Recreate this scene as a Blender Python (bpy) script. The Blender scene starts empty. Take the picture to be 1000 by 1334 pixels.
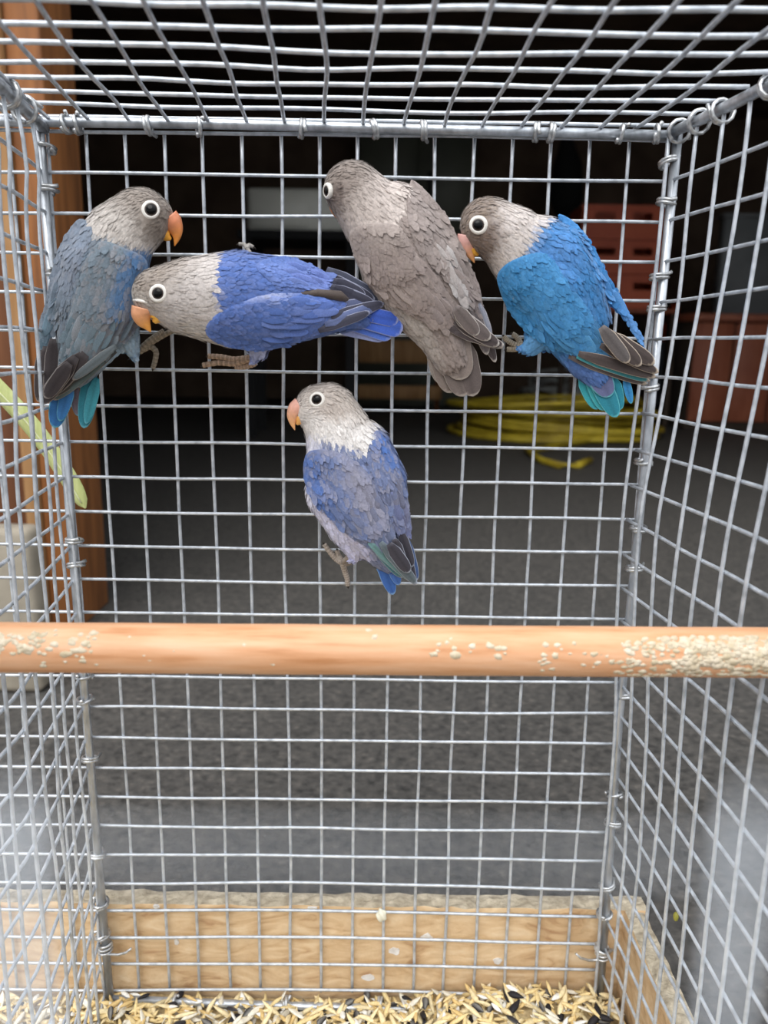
import bpy, bmesh, math, random
import numpy as np
from mathutils import Vector
from mathutils.geometry import delaunay_2d_cdt

rng = np.random.default_rng(7)
random.seed(7)
scene = bpy.context.scene
COL = scene.collection

# ------------------------------------------------------------------ camera
FPX = 1004.46                       # focal length in pixels of the 1000 x 1334 frame
PITCH, YAW, ROLL = 0.2124, 0.0028, 0.0144
CAM = np.array([0.219, -0.5351, -0.1318])
cp, sp, cy_, sy_ = math.cos(PITCH), math.sin(PITCH), math.cos(YAW), math.sin(YAW)
cr, sr = math.cos(ROLL), math.sin(ROLL)
_right = np.array([cy_, -sy_, 0.0]); FW = np.array([sy_*cp, cy_*cp, -sp]); _up = np.cross(_right, FW)
RT = cr*_right + sr*_up
UP = -sr*_right + cr*_up
cam_data = bpy.data.cameras.new('camera')
cam = bpy.data.objects.new('camera', cam_data); COL.objects.link(cam)
from mathutils import Matrix
m = Matrix.Identity(4)
for i in range(3):
    m[i][0] = RT[i]; m[i][1] = UP[i]; m[i][2] = -FW[i]; m[i][3] = CAM[i]
cam.matrix_world = m
cam_data.sensor_fit = 'HORIZONTAL'; cam_data.sensor_width = 27.0
cam_data.lens = 27.0*FPX/1000.0
cam_data.clip_start = 0.004
cam_data.dof.use_dof = True
cam_data.dof.focus_distance = 0.50
cam_data.dof.aperture_fstop = cam_data.lens/3.6      # phone lens opening of 3.6 mm
scene.camera = cam

# ------------------------------------------------------------------ world, light, exposure
world = bpy.data.worlds.new('World'); scene.world = world
world.use_nodes = True
bg = world.node_tree.nodes['Background']
bg.inputs[1].default_value = 1.45
wn, wl_ = world.node_tree.nodes, world.node_tree.links              # overcast sky: zenith three times the horizon
tcw = wn.new('ShaderNodeTexCoord'); sx_ = wn.new('ShaderNodeSeparateXYZ'); wl_.new(tcw.outputs['Generated'], sx_.inputs[0])
mrw = wn.new('ShaderNodeMapRange'); mrw.inputs[1].default_value = 0.0; mrw.inputs[2].default_value = 1.0; mrw.inputs[3].default_value = 1/3; mrw.inputs[4].default_value = 1.0
wl_.new(sx_.outputs['Z'], mrw.inputs[0])
mxw = wn.new('ShaderNodeVectorMath'); mxw.operation = 'SCALE'; mxw.inputs[0].default_value = (0.93, 0.965, 1.0); wl_.new(mrw.outputs[0], mxw.inputs['Scale']); wl_.new(mxw.outputs[0], bg.inputs[0])
sun_d = bpy.data.lights.new('hazy_sun_offscreen', 'SUN'); sun_d.energy = 1.5; sun_d.angle = math.radians(50); sun_d.color = (1, 0.97, 0.92)
sun = bpy.data.objects.new('hazy_sun_offscreen', sun_d); COL.objects.link(sun)
sun.rotation_euler = (math.radians(40), 0, math.radians(-22))
vs = scene.view_settings
vs.view_transform = 'Standard'; vs.look = 'None'; vs.gamma = 1.0; vs.use_curve_mapping = False
vs.exposure = 0.72

# ------------------------------------------------------------------ helpers
def ray(u, v): return FW + RT*((u-500)/FPX) + UP*((667-v)/FPX)
def at_y(u, v, y): d = ray(u, v); return CAM + d*((y-CAM[1])/d[1])
def at_z(u, v, z): d = ray(u, v); return CAM + d*((z-CAM[2])/d[2])
def lin(c):
    c = np.asarray(c, float)/255.0
    return np.where(c <= 0.04045, c/12.92, ((c+0.055)/1.055)**2.4)
def rgba(c): return tuple(lin(c)) + (1.0,)

def tag(o, label=None, cat=None, group=None, kind=None):
    if label: o['label'] = label
    if cat: o['category'] = cat
    if group: o['group'] = group
    if kind: o['kind'] = kind
    return o
def empty(name, loc):
    o = bpy.data.objects.new(name, None); COL.objects.link(o); o.location = tuple(loc); o.empty_display_size = 0.02
    return o
def make_mesh(name, verts, faces, mat=None, smooth=True, cols=None):
    me = bpy.data.meshes.new(name)
    me.from_pydata([tuple(map(float, v)) for v in verts], [], [tuple(map(int, f)) for f in faces])
    if mat: me.materials.append(mat)
    if smooth: me.polygons.foreach_set('use_smooth', [True]*len(me.polygons))
    if cols is not None:
        a = me.color_attributes.new('Col', 'FLOAT_COLOR', 'POINT')
        c = np.ones((len(verts), 4), np.float32); c[:, :3] = cols
        a.data.foreach_set('color', c.ravel())
    me.update()
    return me
def part(name, verts, faces, mat, parent=None, root=None, smooth=True, cols=None):
    """mesh object from world coordinates; root = the Empty whose location is the local origin"""
    v = np.asarray(verts, float)
    loc = None
    if root is not None: v = v - np.array(root.location)
    elif parent is None:
        lo, hi = v.min(0), v.max(0); loc = np.array([(lo[0]+hi[0])/2, (lo[1]+hi[1])/2, lo[2]]); v = v - loc
    o = bpy.data.objects.new(name, make_mesh(name, v, faces, mat, smooth, cols)); COL.objects.link(o)
    if parent is not None: o.parent = parent
    if loc is not None: o.location = tuple(loc)
    return o
def tube(pts, rad, n=6, cap=True, squash=None):
    pts = np.asarray(pts, float); N = len(pts)
    rad = np.full(N, rad, float) if np.isscalar(rad) else np.asarray(rad, float)
    tan = np.gradient(pts, axis=0); tan /= np.linalg.norm(tan, axis=1)[:, None]+1e-12
    ref = np.array([0, 0, 1.0]) if abs(tan[0][2]) < 0.9 else np.array([0, 1.0, 0])
    u = np.cross(ref, tan[0]); u /= np.linalg.norm(u)
    V = []; F = []
    for i in range(N):
        u = u - tan[i]*(u@tan[i]); u /= np.linalg.norm(u); w = np.cross(tan[i], u)
        for k in range(n):
            a = 2*math.pi*k/n
            V.append(pts[i] + rad[i]*(math.cos(a)*u + math.sin(a)*w))
    for i in range(N-1):
        for k in range(n):
            F.append((i*n+k, i*n+(k+1) % n, (i+1)*n+(k+1) % n, (i+1)*n+k))
    if cap:
        F.append(tuple(range(n-1, -1, -1))); F.append(tuple((N-1)*n+k for k in range(n)))
    return np.array(V), F
def box(lo, hi):
    x0, y0, z0 = lo; x1, y1, z1 = hi
    V = [(x0,y0,z0),(x1,y0,z0),(x1,y1,z0),(x0,y1,z0),(x0,y0,z1),(x1,y0,z1),(x1,y1,z1),(x0,y1,z1)]
    F = [(3,2,1,0),(4,5,6,7),(0,1,5,4),(1,2,6,5),(2,3,7,6),(3,0,4,7)]
    return np.array(V, float), F
def bevel_box(lo, hi, b=0.004, seg=2):
    bm = bmesh.new()
    V, F = box(lo, hi); vs_ = [bm.verts.new(v) for v in V]
    for f in F: bm.faces.new([vs_[i] for i in f])
    bmesh.ops.bevel(bm, geom=bm.edges[:], offset=b, segments=seg, affect='EDGES', profile=0.5)
    bm.verts.index_update()
    V = np.array([v.co[:] for v in bm.verts]); F = [tuple(v.index for v in f.verts) for f in bm.faces]; bm.free()
    return V, F
def merge(*vf):
    V = []; F = []; o = 0
    for v, f in vf:
        V.append(np.asarray(v, float)); F += [tuple(i+o for i in q) for q in f]; o += len(v)
    return np.vstack(V), F
def lathe(prof, n=20, axis_pt=(0, 0, 0)):
    V = []; F = []
    for r, z in prof:
        for k in range(n):
            a = 2*math.pi*k/n; V.append((axis_pt[0]+r*math.cos(a), axis_pt[1]+r*math.sin(a), axis_pt[2]+z))
    for i in range(len(prof)-1):
        for k in range(n): F.append((i*n+k, i*n+(k+1) % n, (i+1)*n+(k+1) % n, (i+1)*n+k))
    F.append(tuple(range(n-1, -1, -1))); F.append(tuple((len(prof)-1)*n+k for k in range(n)))
    return np.array(V), F

# ------------------------------------------------------------------ materials
def material(name, color, rough=0.6, metal=0.0, **kw):
    mt = bpy.data.materials.new(name); mt.use_nodes = True
    b = mt.node_tree.nodes['Principled BSDF']
    b.inputs['Base Color'].default_value = rgba(color); b.inputs['Roughness'].default_value = rough; b.inputs['Metallic'].default_value = metal
    for k, v in kw.items(): b.inputs[k.replace('_', ' ')].default_value = v
    return mt
def nodes_of(mt): return mt.node_tree.nodes, mt.node_tree.links, mt.node_tree.nodes['Principled BSDF']
def noise_material(name, stops, scale=(20, 20, 20), noise=5.0, detail=6.0, rough=0.6, metal=0.0, bump=0.0, bump_scale=60.0, distort=0.0, dist=0.002):
    """colour ramp over a stretched object-space noise, with fine bump"""
    mt = material(name, stops[0][1], rough, metal); N, L, b = nodes_of(mt)
    tc = N.new('ShaderNodeTexCoord'); mp = N.new('ShaderNodeMapping'); mp.inputs['Scale'].default_value = scale
    L.new(tc.outputs['Object'], mp.inputs[0])
    nz = N.new('ShaderNodeTexNoise'); nz.inputs['Scale'].default_value = noise; nz.inputs['Detail'].default_value = detail
    nz.inputs['Distortion'].default_value = distort
    L.new(mp.outputs[0], nz.inputs['Vector'])
    rp = N.new('ShaderNodeValToRGB'); e = rp.color_ramp.elements
    e[0].position, e[0].color = stops[0][0], rgba(stops[0][1]); e[1].position, e[1].color = stops[-1][0], rgba(stops[-1][1])
    for p, c in stops[1:-1]:
        k = e.new(p); k.color = rgba(c)
    L.new(nz.outputs['Fac'], rp.inputs[0]); L.new(rp.outputs[0], b.inputs['Base Color'])
    if bump:
        n2 = N.new('ShaderNodeTexNoise'); n2.inputs['Scale'].default_value = bump_scale; n2.inputs['Detail'].default_value = 8
        L.new(tc.outputs['Object'], n2.inputs['Vector'])
        bp = N.new('ShaderNodeBump'); bp.inputs['Strength'].default_value = bump; bp.inputs['Distance'].default_value = dist
        L.new(n2.outputs['Fac'], bp.inputs['Height']); L.new(bp.outputs[0], b.inputs['Normal'])
    return mt
def attr_material(name, rough=0.7, sheen=0.0, streak=0.0, scale=900.0, spec=0.3):
    mt = material(name, (128, 128, 128), rough); N, L, b = nodes_of(mt)
    at = N.new('ShaderNodeAttribute'); at.attribute_name = 'Col'
    src = at.outputs['Color']
    if streak:
        tc = N.new('ShaderNodeTexCoord'); nz = N.new('ShaderNodeTexNoise'); nz.inputs['Scale'].default_value = scale; nz.inputs['Detail'].default_value = 4
        L.new(tc.outputs['Object'], nz.inputs['Vector'])
        mr = N.new('ShaderNodeMapRange'); mr.inputs[1].default_value = 0.3; mr.inputs[2].default_value = 0.7
        mr.inputs[3].default_value = 1-streak; mr.inputs[4].default_value = 1+streak
        L.new(nz.outputs['Fac'], mr.inputs[0])
        vm = N.new('ShaderNodeVectorMath'); vm.operation = 'SCALE'; L.new(src, vm.inputs[0]); L.new(mr.outputs[0], vm.inputs['Scale'])
        src = vm.outputs[0]
    L.new(src, b.inputs['Base Color']); b.inputs['Sheen Weight'].default_value = sheen; b.inputs['Sheen Roughness'].default_value = 0.5
    b.inputs['Specular IOR Level'].default_value = spec
    return mt

M = {}
M['wire'] = noise_material('galvanised_wire', [(0.3, (166, 172, 180)), (0.5, (194, 200, 208)), (0.75, (218, 223, 230))], (1, 1, 1), 140, 5, 0.40, 0.35, 0.15, 900, dist=0.0006)
M['rod'] = noise_material('galvanised_rod', [(0.3, (150, 155, 162)), (0.5, (186, 191, 198)), (0.72, (214, 219, 226))], (1, 1, 0.4), 140, 6, 0.36, 0.65, 0.2, 500, dist=0.0006)
M['ring'] = noise_material('ring_metal', [(0.3, (150, 152, 155)), (0.7, (222, 224, 226))], (1, 1, 1), 300, 3, 0.35, 0.7)
M['perch'] = noise_material('beech_dowel', [(0.28, (190, 130, 84)), (0.42, (216, 160, 118)), (0.6, (226, 176, 138)), (0.8, (232, 190, 158))], (6, 60, 60), 3.2, 8, 0.5, 0, 0.15, 260, dist=0.0008)
M['crust'] = noise_material('dried_droppings', [(0.3, (196, 180, 150)), (0.7, (226, 214, 194))], (1, 1, 1), 220, 5, 0.9)
M['board'] = noise_material('rough_board', [(0.25, (164, 124, 88)), (0.40, (204, 172, 132)), (0.58, (220, 192, 154)), (0.8, (230, 208, 176))], (9, 14, 30), 2.6, 10, 0.8, 0, 0.5, 90, distort=1.6, dist=0.003)
M['board_edge'] = noise_material('rough_cut_edge', [(0.3, (150, 138, 118)), (0.7, (206, 194, 172))], (1, 1, 1), 120, 8, 0.95, 0, 0.9, 160, dist=0.004)
M['asphalt'] = noise_material('dark_concrete', [(0.28, (38, 37, 36)), (0.45, (65, 63, 61)), (0.62, (78, 75, 72)), (0.8, (108, 102, 96))], (1, 1, 1), 105, 9, 0.8, 0, 0.8, 70, dist=0.006)
M['darkwall'] = noise_material('dark_shed_wall', [(0.3, (58, 49, 42)), (0.7, (88, 73, 61))], (1, 1, 1), 3, 5, 0.9)
M['postwood'] = noise_material('orange_brown_wood', [(0.3, (112, 68, 34)), (0.55, (146, 92, 48)), (0.75, (162, 106, 58))], (10, 10, 1.0), 4, 8, 0.7, 0, 0.2, 60, distort=0.6)
M['tanwood'] = noise_material('tan_wood', [(0.3, (150, 108, 66)), (0.7, (184, 142, 96))], (10, 10, 0.8), 4, 8, 0.7, distort=0.5)
M['brownwood'] = noise_material('brown_wood', [(0.3, (92, 54, 32)), (0.7, (124, 78, 46))], (10, 10, 0.8), 4, 8, 0.75, distort=0.6)
M['plinth'] = noise_material('pale_render', [(0.3, (122, 115, 103)), (0.7, (160, 151, 136))], (1, 1, 1), 14, 8, 0.9, 0, 0.4, 60)
M['plume'] = attr_material('plumage', 0.72, 0.25, 0.16, 700)
M['feather'] = attr_material('flight_feather', 0.6, 0.1, 0.12, 1200)
M['soft'] = attr_material('horn', 0.35, 0.0, 0.08, 500, 0.5)
M['scale'] = attr_material('scaly_skin', 0.7, 0.0, 0.25, 900)
M['eyering'] = material('white_eye_ring', (236, 232, 226), 0.6)
M['eye'] = material('black_eye', (6, 5, 5), 0.12); M['eye'].node_tree.nodes['Principled BSDF'].inputs['Specular IOR Level'].default_value = 0.25
M['iris'] = material('brown_iris', (62, 48, 42), 0.3)
M['seed'] = attr_material('seed_husk', 0.6, 0.0, 0.15, 600)
M['leaf'] = noise_material('pale_green_leaf', [(0.35, (196, 206, 132)), (0.65, (222, 228, 164))], (60, 60, 6), 3, 5, 0.55)
M['leafrib'] = material('leaf_rib', (232, 236, 190), 0.55)

# ------------------------------------------------------------------ the setting: ground and shed
GZ = -0.69
def struct(name, V, F, mat, parent=None, smooth=False):
    o = part(name, V, F, mat, parent, smooth=smooth)
    if parent is None: o['kind'] = 'structure'
    return o
struct('floor', *box((-8, -8, GZ-0.1), (8, 8, GZ)), M['asphalt'])
xr = at_z(115, 810, GZ); SY = float(xr[1]); XR = float(xr[0])        # foot of the door post
M['backwall'] = noise_material('brown_shed_boards', [(0.3, (84, 68, 56)), (0.7, (118, 98, 82))], (1, 1, 1), 3, 5, 0.9)
struct('wall_back', *box((-3.2, 7.7, GZ), (4.4, 7.8, 2.1)), M['backwall'])
struct('wall_left', *box((-3.2, SY+0.1, GZ), (-3.1, 7.7, 2.1)), M['backwall'])
struct('wall_right', *box((4.3, SY+0.1, GZ), (4.4, 7.7, 2.1)), M['backwall'])
struct('ceiling', *box((-3.3, SY-0.1, 2.1), (4.5, 7.9, 2.2)), M['backwall'])
struct('wall_front', *merge(box((-3.2, SY+0.01, GZ), (XR-0.30, SY+0.1, 2.1)), box((3.9, SY+0.01, GZ), (4.4, SY+0.1, 2.1)), box((XR-0.30, SY+0.01, 1.95), (3.9, SY+0.1, 2.1))), M['brownwood'])
dj = empty('trim_1', (XR-0.1, SY, GZ)); dj['kind'] = 'structure'; dj['label'] = 'orange brown wooden door post of the shed'
def dpart(name, lo, hi, mat): return part(name, *bevel_box(lo, hi, 0.004, 2), mat, dj, dj)
dpart('board', (XR-0.062, SY-0.03, GZ), (XR, SY+0.12, 1.95), M['postwood'])
dpart('bead', (XR-0.088, SY-0.045, GZ), (XR-0.064, SY+0.02, 1.95), M['tanwood'])
dpart('board', (XR-0.17, SY-0.02, GZ), (XR-0.09, SY+0.02, 1.95), M['brownwood'])
dpart('board', (XR-0.30, SY-0.012, GZ), (XR-0.172, SY+0.01, 1.95), M['postwood'])
pt = at_y(37, 690, 0.62)
pb = part('stone_block', *bevel_box((pt[0]-0.6, 0.62, GZ), (pt[0], 0.67, pt[2]), 0.012, 3), M['plinth'])
tag(pb, 'pale rendered stone block at the foot of the wooden door post', 'stone block')

# ------------------------------------------------------------------ bird cage
CELL = 0.025; WR = 0.00120
cage = empty('bird_cage', (0.2, -0.25, -0.65))
tag(cage, 'galvanised wire mesh bird cage with round rod frame and ring clips', 'cage')
def grp(name, label=None):
    o = bpy.data.objects.new(name, None); COL.objects.link(o); o.parent = cage; o.empty_display_size = 0.02
    if label: o['label'] = label
    return o
def wob(n, amp):
    t = np.linspace(0, 1, n); k = rng.uniform(0, 6.28, 3); a = rng.normal(0, amp, 3)
    return a[0]*np.sin(3*t*math.pi+k[0]) + a[1]*np.sin(7*t*math.pi+k[1])*0.6 + a[2]*np.sin(13*t*math.pi+k[2])*0.3
def wire(panel, pts, r=WR): return part('wire', *tube(pts, r, 6), M['wire'], panel, cage)
def rod(panel, pts, r=0.0032): return part('frame_rod', *tube(pts, r, 10), M['rod'], panel, cage)
FRONT = CAM[1] + 0.0255             # front mesh right before the lens
DEPTH = -FRONT
NB = 26                              # rows
def bow_right(y, z):                 # right side panel bellies outwards
    t = np.clip(-y/DEPTH, 0, 1); a = 0.019 if False else 1
    zt = np.clip(-z/0.65, 0, 1)
    amp = 0.020*np.exp(-(zt/0.3)**2) + 0.009
    mid = -0.010*np.exp(-((zt-0.40)/0.18)**2)*np.exp(-(t/0.25)**2)
    return 0.4 + amp*np.sin(np.clip(t*2.0, 0, 1)*math.pi/2)**0.8 + mid
def lean_left(y, z): return 0.020*np.clip(-y/0.14, 0, 1)**0.9 - 0.002
# back panel, which runs on to the left behind the next compartment
back = grp('back_mesh_panel')
XL = -8
for r in range(0, NB+1):
    xs = np.linspace(XL*CELL, 16*CELL, 40)
    zz = -r*CELL + wob(40, 0.0004) - (0.0012*np.sin(xs*14+2) if r > 20 else 0)
    wire(back, np.stack([xs, np.full(40, 0.0), zz], 1))
for c in range(XL, 17):
    zs = np.linspace(0, -0.652, 40); xx = c*CELL + wob(40, 0.0004)
    wire(back, np.stack([xx, np.full(40, 0.0021), zs], 1))
rod(back, [(XL*CELL-0.004, -0.004, 0.0035), (0.1, -0.0045, 0.0045), (0.25, -0.004, 0.003), (0.404, -0.004, 0.0015)])
rod(back, [(-0.002, -0.0045, 0.004), (0.0, -0.005, -0.3), (0.003, -0.0045, -0.655)])
rod(back, [(0.404, -0.0045, 0.002), (0.401, -0.005, -0.2), (0.398, -0.005, -0.4), (0.402, -0.0045, -0.648)])
rod(back, [(0.006, -0.0065, -0.6535), (0.12, -0.008, -0.656), (0.235, -0.009, -0.657), (0.33, -0.008, -0.663), (0.40, -0.006, -0.664)])
rod(back, [(XL*CELL-0.004, -0.005, 0.004), (XL*CELL-0.004, -0.005, -0.652)])
# right side panel
side = grp('right_mesh_panel')
ns = 21
for r in range(1, NB+1):
    ys = np.linspace(-0.004, FRONT, 30); zz = np.full(30, -r*CELL) + wob(30, 0.0005)
    wire(side, np.stack([bow_right(ys, zz)+0.0012, ys, zz], 1))
for i in range(0, ns):
    y = -0.0055 - i*CELL if i else -0.007
    zs = np.linspace(0.002, -0.652, 40)
    xx = bow_right(np.full(40, y), zs) - 0.0012 + wob(40, 0.0006)
    if i == 0: xx = xx - 0.003
    wire(side, np.stack([xx, np.full(40, y)+wob(40, 0.0004), zs], 1), WR*1.08)
ys = np.linspace(-0.002, FRONT, 16)
rod(side, np.stack([bow_right(ys, np.zeros(16))-0.001, ys, np.full(16, 0.0035)], 1), 0.0034)
# divider on the left
div = grp('divider_mesh_panel')
for r in range(1, NB+1):
    ys = np.linspace(-0.004, FRONT, 30); zz = np.full(30, -r*CELL) + wob(30, 0.0006)
    wire(div, np.stack([lean_left(ys, zz)-0.0012+wob(30, 0.0007), ys, zz], 1))
for i in range(0, ns):
    y = -0.0065 - i*CELL
    zs = np.linspace(-0.003, -0.652, 40)
    xx = lean_left(np.full(40, y), zs) + 0.0012 + wob(40, 0.0010) + (0.003*np.exp(-((zs+0.03)/0.02)**2) if i > 0 else 0)
    wire(div, np.stack([xx, np.full(40, y)+wob(40, 0.0008), zs], 1), WR*1.05)
ys = np.linspace(-0.002, FRONT, 16)
rod(div, np.stack([lean_left(ys, 0)+0.001, ys, np.full(16, 0.001)], 1), 0.0040)
# top panel: cross wires above, depth wires below
top = grp('top_mesh_panel')
def shear_top(x, y): return x + 0.020*np.clip(1-x/0.40, 0.3, 1.2)*np.clip(-y/0.17, 0, 1.6)
for k in range(0, ns):
    xs = np.linspace(XL*CELL, 0.4, 36); y = -k*CELL
    sag = -0.006*np.sin(np.clip(-y/DEPTH, 0, 1)*math.pi)*np.sin(np.clip(xs/0.4, 0, 1)*math.pi)
    xe = xs.copy(); xe[-6:] += np.linspace(0, 1, 6)*(bow_right(y, 0.0)-0.4)
    wire(top, np.stack([xe, np.full(36, y)+wob(36, 0.0007), 0.0085 + wob(36, 0.0006)+sag*0.4], 1), WR*1.08)
for c in range(XL, 16):
    yv = np.linspace(0.004, FRONT, 30)
    x0 = c*CELL + 0.004
    zz = 0.0062 + wob(30, 0.0005) - 0.0024*np.sin(np.clip(-yv/DEPTH, 0, 1)*math.pi)*math.sin(max(0, min(1, c/16))*math.pi)
    wire(top, np.stack([shear_top(x0, yv)+wob(30, 0.0008), yv, zz], 1), WR*1.05)
# front panel: mesh with an opening, its lower wire right under the lens
front = grp('front_mesh_panel')
zf = at_y(500, 1112, FRONT)[2]
xa = at_y(-22, 1112, FRONT)[0]; xb = at_y(1012, 1112, FRONT)[0]
for k in range(0, 24):
    z = zf - k*CELL
    if z < -0.65: break
    wire(front, [(-0.0, FRONT, z), (0.2, FRONT, z), (0.428, FRONT, z)], 0.00013)
for c in range(-8, 10):
    x = xa + c*(xb-xa)
    if not (0.0 < x < 0.425): continue
    wide = -4 <= c <= 5
    wire(front, [(x, FRONT+0.0022, -0.652), (x, FRONT+0.0022, -0.4), (x, FRONT+0.0022, zf+0.001 if wide else 0.0)], 0.00034)
rod(front, [(-0.002, FRONT-0.004, -0.654), (0.428, FRONT-0.004, -0.654)])
rod(front, [(-0.004, FRONT-0.003, 0.006), (0.428, FRONT-0.003, 0.006)])
rod(front, [(0.014, FRONT-0.003, 0.004), (0.010, FRONT-0.003, -0.654)]); rod(front, [(0.426, FRONT-0.003, 0.004), (0.416, FRONT-0.003, -0.654)])
# ring clips round the rods
def ring(panel, c, axis, r=0.0052, wr=0.0013, tilt=0.25, turns=1.55):
    c = np.asarray(c, float); ax = np.asarray(axis, float); ax = ax + rng.normal(0, tilt, 3)*0.6; ax /= np.linalg.norm(ax)
    ref = np.array([0.3, 0.9, 0.2]); u = np.cross(ax, ref); u /= np.linalg.norm(u); w = np.cross(ax, u)
    a0 = rng.uniform(0, 6.28); n = 22
    P = [c + r*(math.cos(a)*u + math.sin(a)*w) + ax*wr*1.5*(a-a0)/6.28 for a in np.linspace(a0, a0+6.28*1.12*turns, n)]
    P[-1] = P[-1] + (P[-1]-c)*0.35
    return part('ring_clip', *tube(P, wr, 6), M['ring'], panel, cage)
for u in (83, 97, 190, 256, 390, 484, 548, 695, 714, 805, 851):
    p = at_y(u, 152+(u-55)*0.04, -0.0042); ring(back, (p[0], -0.0042, 0.0025), (1, 0, 0))
for v in (195, 250, 362, 708, 740, 884, 915, 992, 1118, 1180, 1222):
    p = at_y(57+(v-170)*0.081, v, -0.0045); ring(back, (0.0005, -0.003, p[2]), (0, 0, 1), 0.0055)
for v in (214, 267, 364, 405, 508, 606, 692, 744, 911, 1040, 1078, 1158, 1196, 1240):
    p = at_y(862, v, -0.0045); ring(back, (0.4005, -0.003, p[2]), (0, 0, 1), 0.0055)
for x in (0.055, 0.145, 0.222): ring(back, (x, -0.007, -0.655), (1, 0, 0), 0.005)
for y in (-0.012, -0.033, -0.056, -0.100, -0.15, -0.2, -0.3): ring(side, (float(bow_right(y, 0.0))-0.001, y, 0.0025), (0.1, 1, 0), 0.0066, 0.0012, 0.3)
for y in (-0.045, -0.075, -0.12, -0.2): ring(div, (float(lean_left(y, 0))+0.001, y, 0.0005), (0.1, 1, 0), 0.0072, 0.0013, 0.15)
# twisted tie wires at the lower corners
def tie(panel, pts, r=0.0010): return part('tie_wire', *tube(pts, r, 6), M['ring'], panel, cage)
for s, cx in ((1, 0.002), (-1, 0.401)):
    P = [(cx+0.0052*math.cos(a), -0.004-0.0052*math.sin(a), -0.602-0.0016*a/3.1) for a in np.linspace(0, 15, 46)]
    P += [(cx+s*0.012, -0.009, -0.609), (cx+s*0.019, -0.010, -0.606), (cx+s*0.023, -0.010, -0.602)]
    tie(back, P)

# ------------------------------------------------------------------ wooden tray under the cage
tray = empty('wooden_tray', (0.2, -0.25, GZ))
tag(tray, 'shallow tray of rough pale boards around the cage floor', 'tray')
def rough_board(lo, hi, name='board', nx=70):
    lo = np.array(lo, float); hi = np.array(hi, float); d = hi-lo
    ax = int(np.argmax(d[:2])); ot = 1-ax
    V = []; F = []; n = nx; m_ = 8
    ring_ = []
    for i in range(n+1):
        t = i/n; row = []
        prof = [(0, 0), (0, 0.25), (0, 0.5), (0, 0.75), (0, 0.97), (0.06, 1.0), (0.3, 1.0), (0.6, 1.0), (0.93, 1.0), (1, 0.97), (1, 0.5), (1, 0)]
        for a, b in prof:
            p = lo.copy(); p[ax] = lo[ax]+t*d[ax]; p[ot] = lo[ot]+a*d[ot]; p[2] = lo[2]+b*d[2]
            if b >= 0.97: p[2] += rng.normal(0, 0.0007)
            p[ot] += rng.normal(0, 0.0002)
            row.append(len(V)); V.append(p)
        ring_.append(row)
    k = len(ring_[0])
    for i in range(n):
        for j in range(k): F.append((ring_[i][j], ring_[i+1][j], ring_[i+1][(j+1) % k], ring_[i][(j+1) % k]))
    F.append(tuple(ring_[0])); F.append(tuple(reversed(ring_[-1])))
    o = part(name, V, F, M['board'], tray, tray, smooth=False)
    o.data.materials.append(M['board_edge'])
    for p in o.data.polygons:
        if p.normal.z > 0.7: p.material_index = 1
    bm = bmesh.new(); bm.from_mesh(o.data); bmesh.ops.recalc_face_normals(bm, faces=bm.faces[:])
    for f in bm.faces: f.material_index = 1 if f.normal.z > 0.6 else 0
    bm.to_mesh(o.data); bm.free()
    return o
BT = -0.575
rough_board((-0.30, 0.0055, GZ), (0.438, 0.0235, BT))
rough_board((0.4185, FRONT-0.02, GZ), (0.4365, 0.0050, BT), nx=60)
def stain(u, v, w_, h_):
    c_ = at_y(u, v, 0.0052); V_ = []; F_ = [tuple(range(14))[::-1]]
    V_ = [(c_[0]+w_*math.cos(a)*rng.uniform(0.6, 1.1), 0.0046, c_[2]+h_*math.sin(a)*rng.uniform(0.6, 1.1)) for a in np.linspace(0, 6.283, 14, endpoint=False)]
    V_ += [(x_, 0.0062, z_) for x_, y_, z_ in V_]; F_ += [(i, (i+1) % 14, 14+(i+1) % 14, 14+i) for i in range(14)]
    part('dropping_stain', V_, F_, M['stain'], tray, tray, smooth=False)
M['stain'] = noise_material('white_stain', [(0.3, (205, 200, 194)), (0.7, (232, 230, 228))], (1, 1, 1), 200, 4, 0.9)
for s_ in ((514, 1239, 0.005, 0.004), (556, 1221, 0.005, 0.004), (230, 1227, 0.002, 0.003), (648, 1252, 0.004, 0.003), (480, 1273, 0.006, 0.003), (407, 1183, 0.004, 0.0012), (204, 1181, 0.003, 0.002)): stain(*s_)
rough_board((-0.30, FRONT-0.040, GZ), (0.438, FRONT-0.0215, BT))  # front board, out of view; added to keep light off the lower wires
part('base', *box((-0.30, FRONT-0.02, GZ+0.002), (0.418, 0.005, -0.668)), M['board'], tray, tray, smooth=False)

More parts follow.
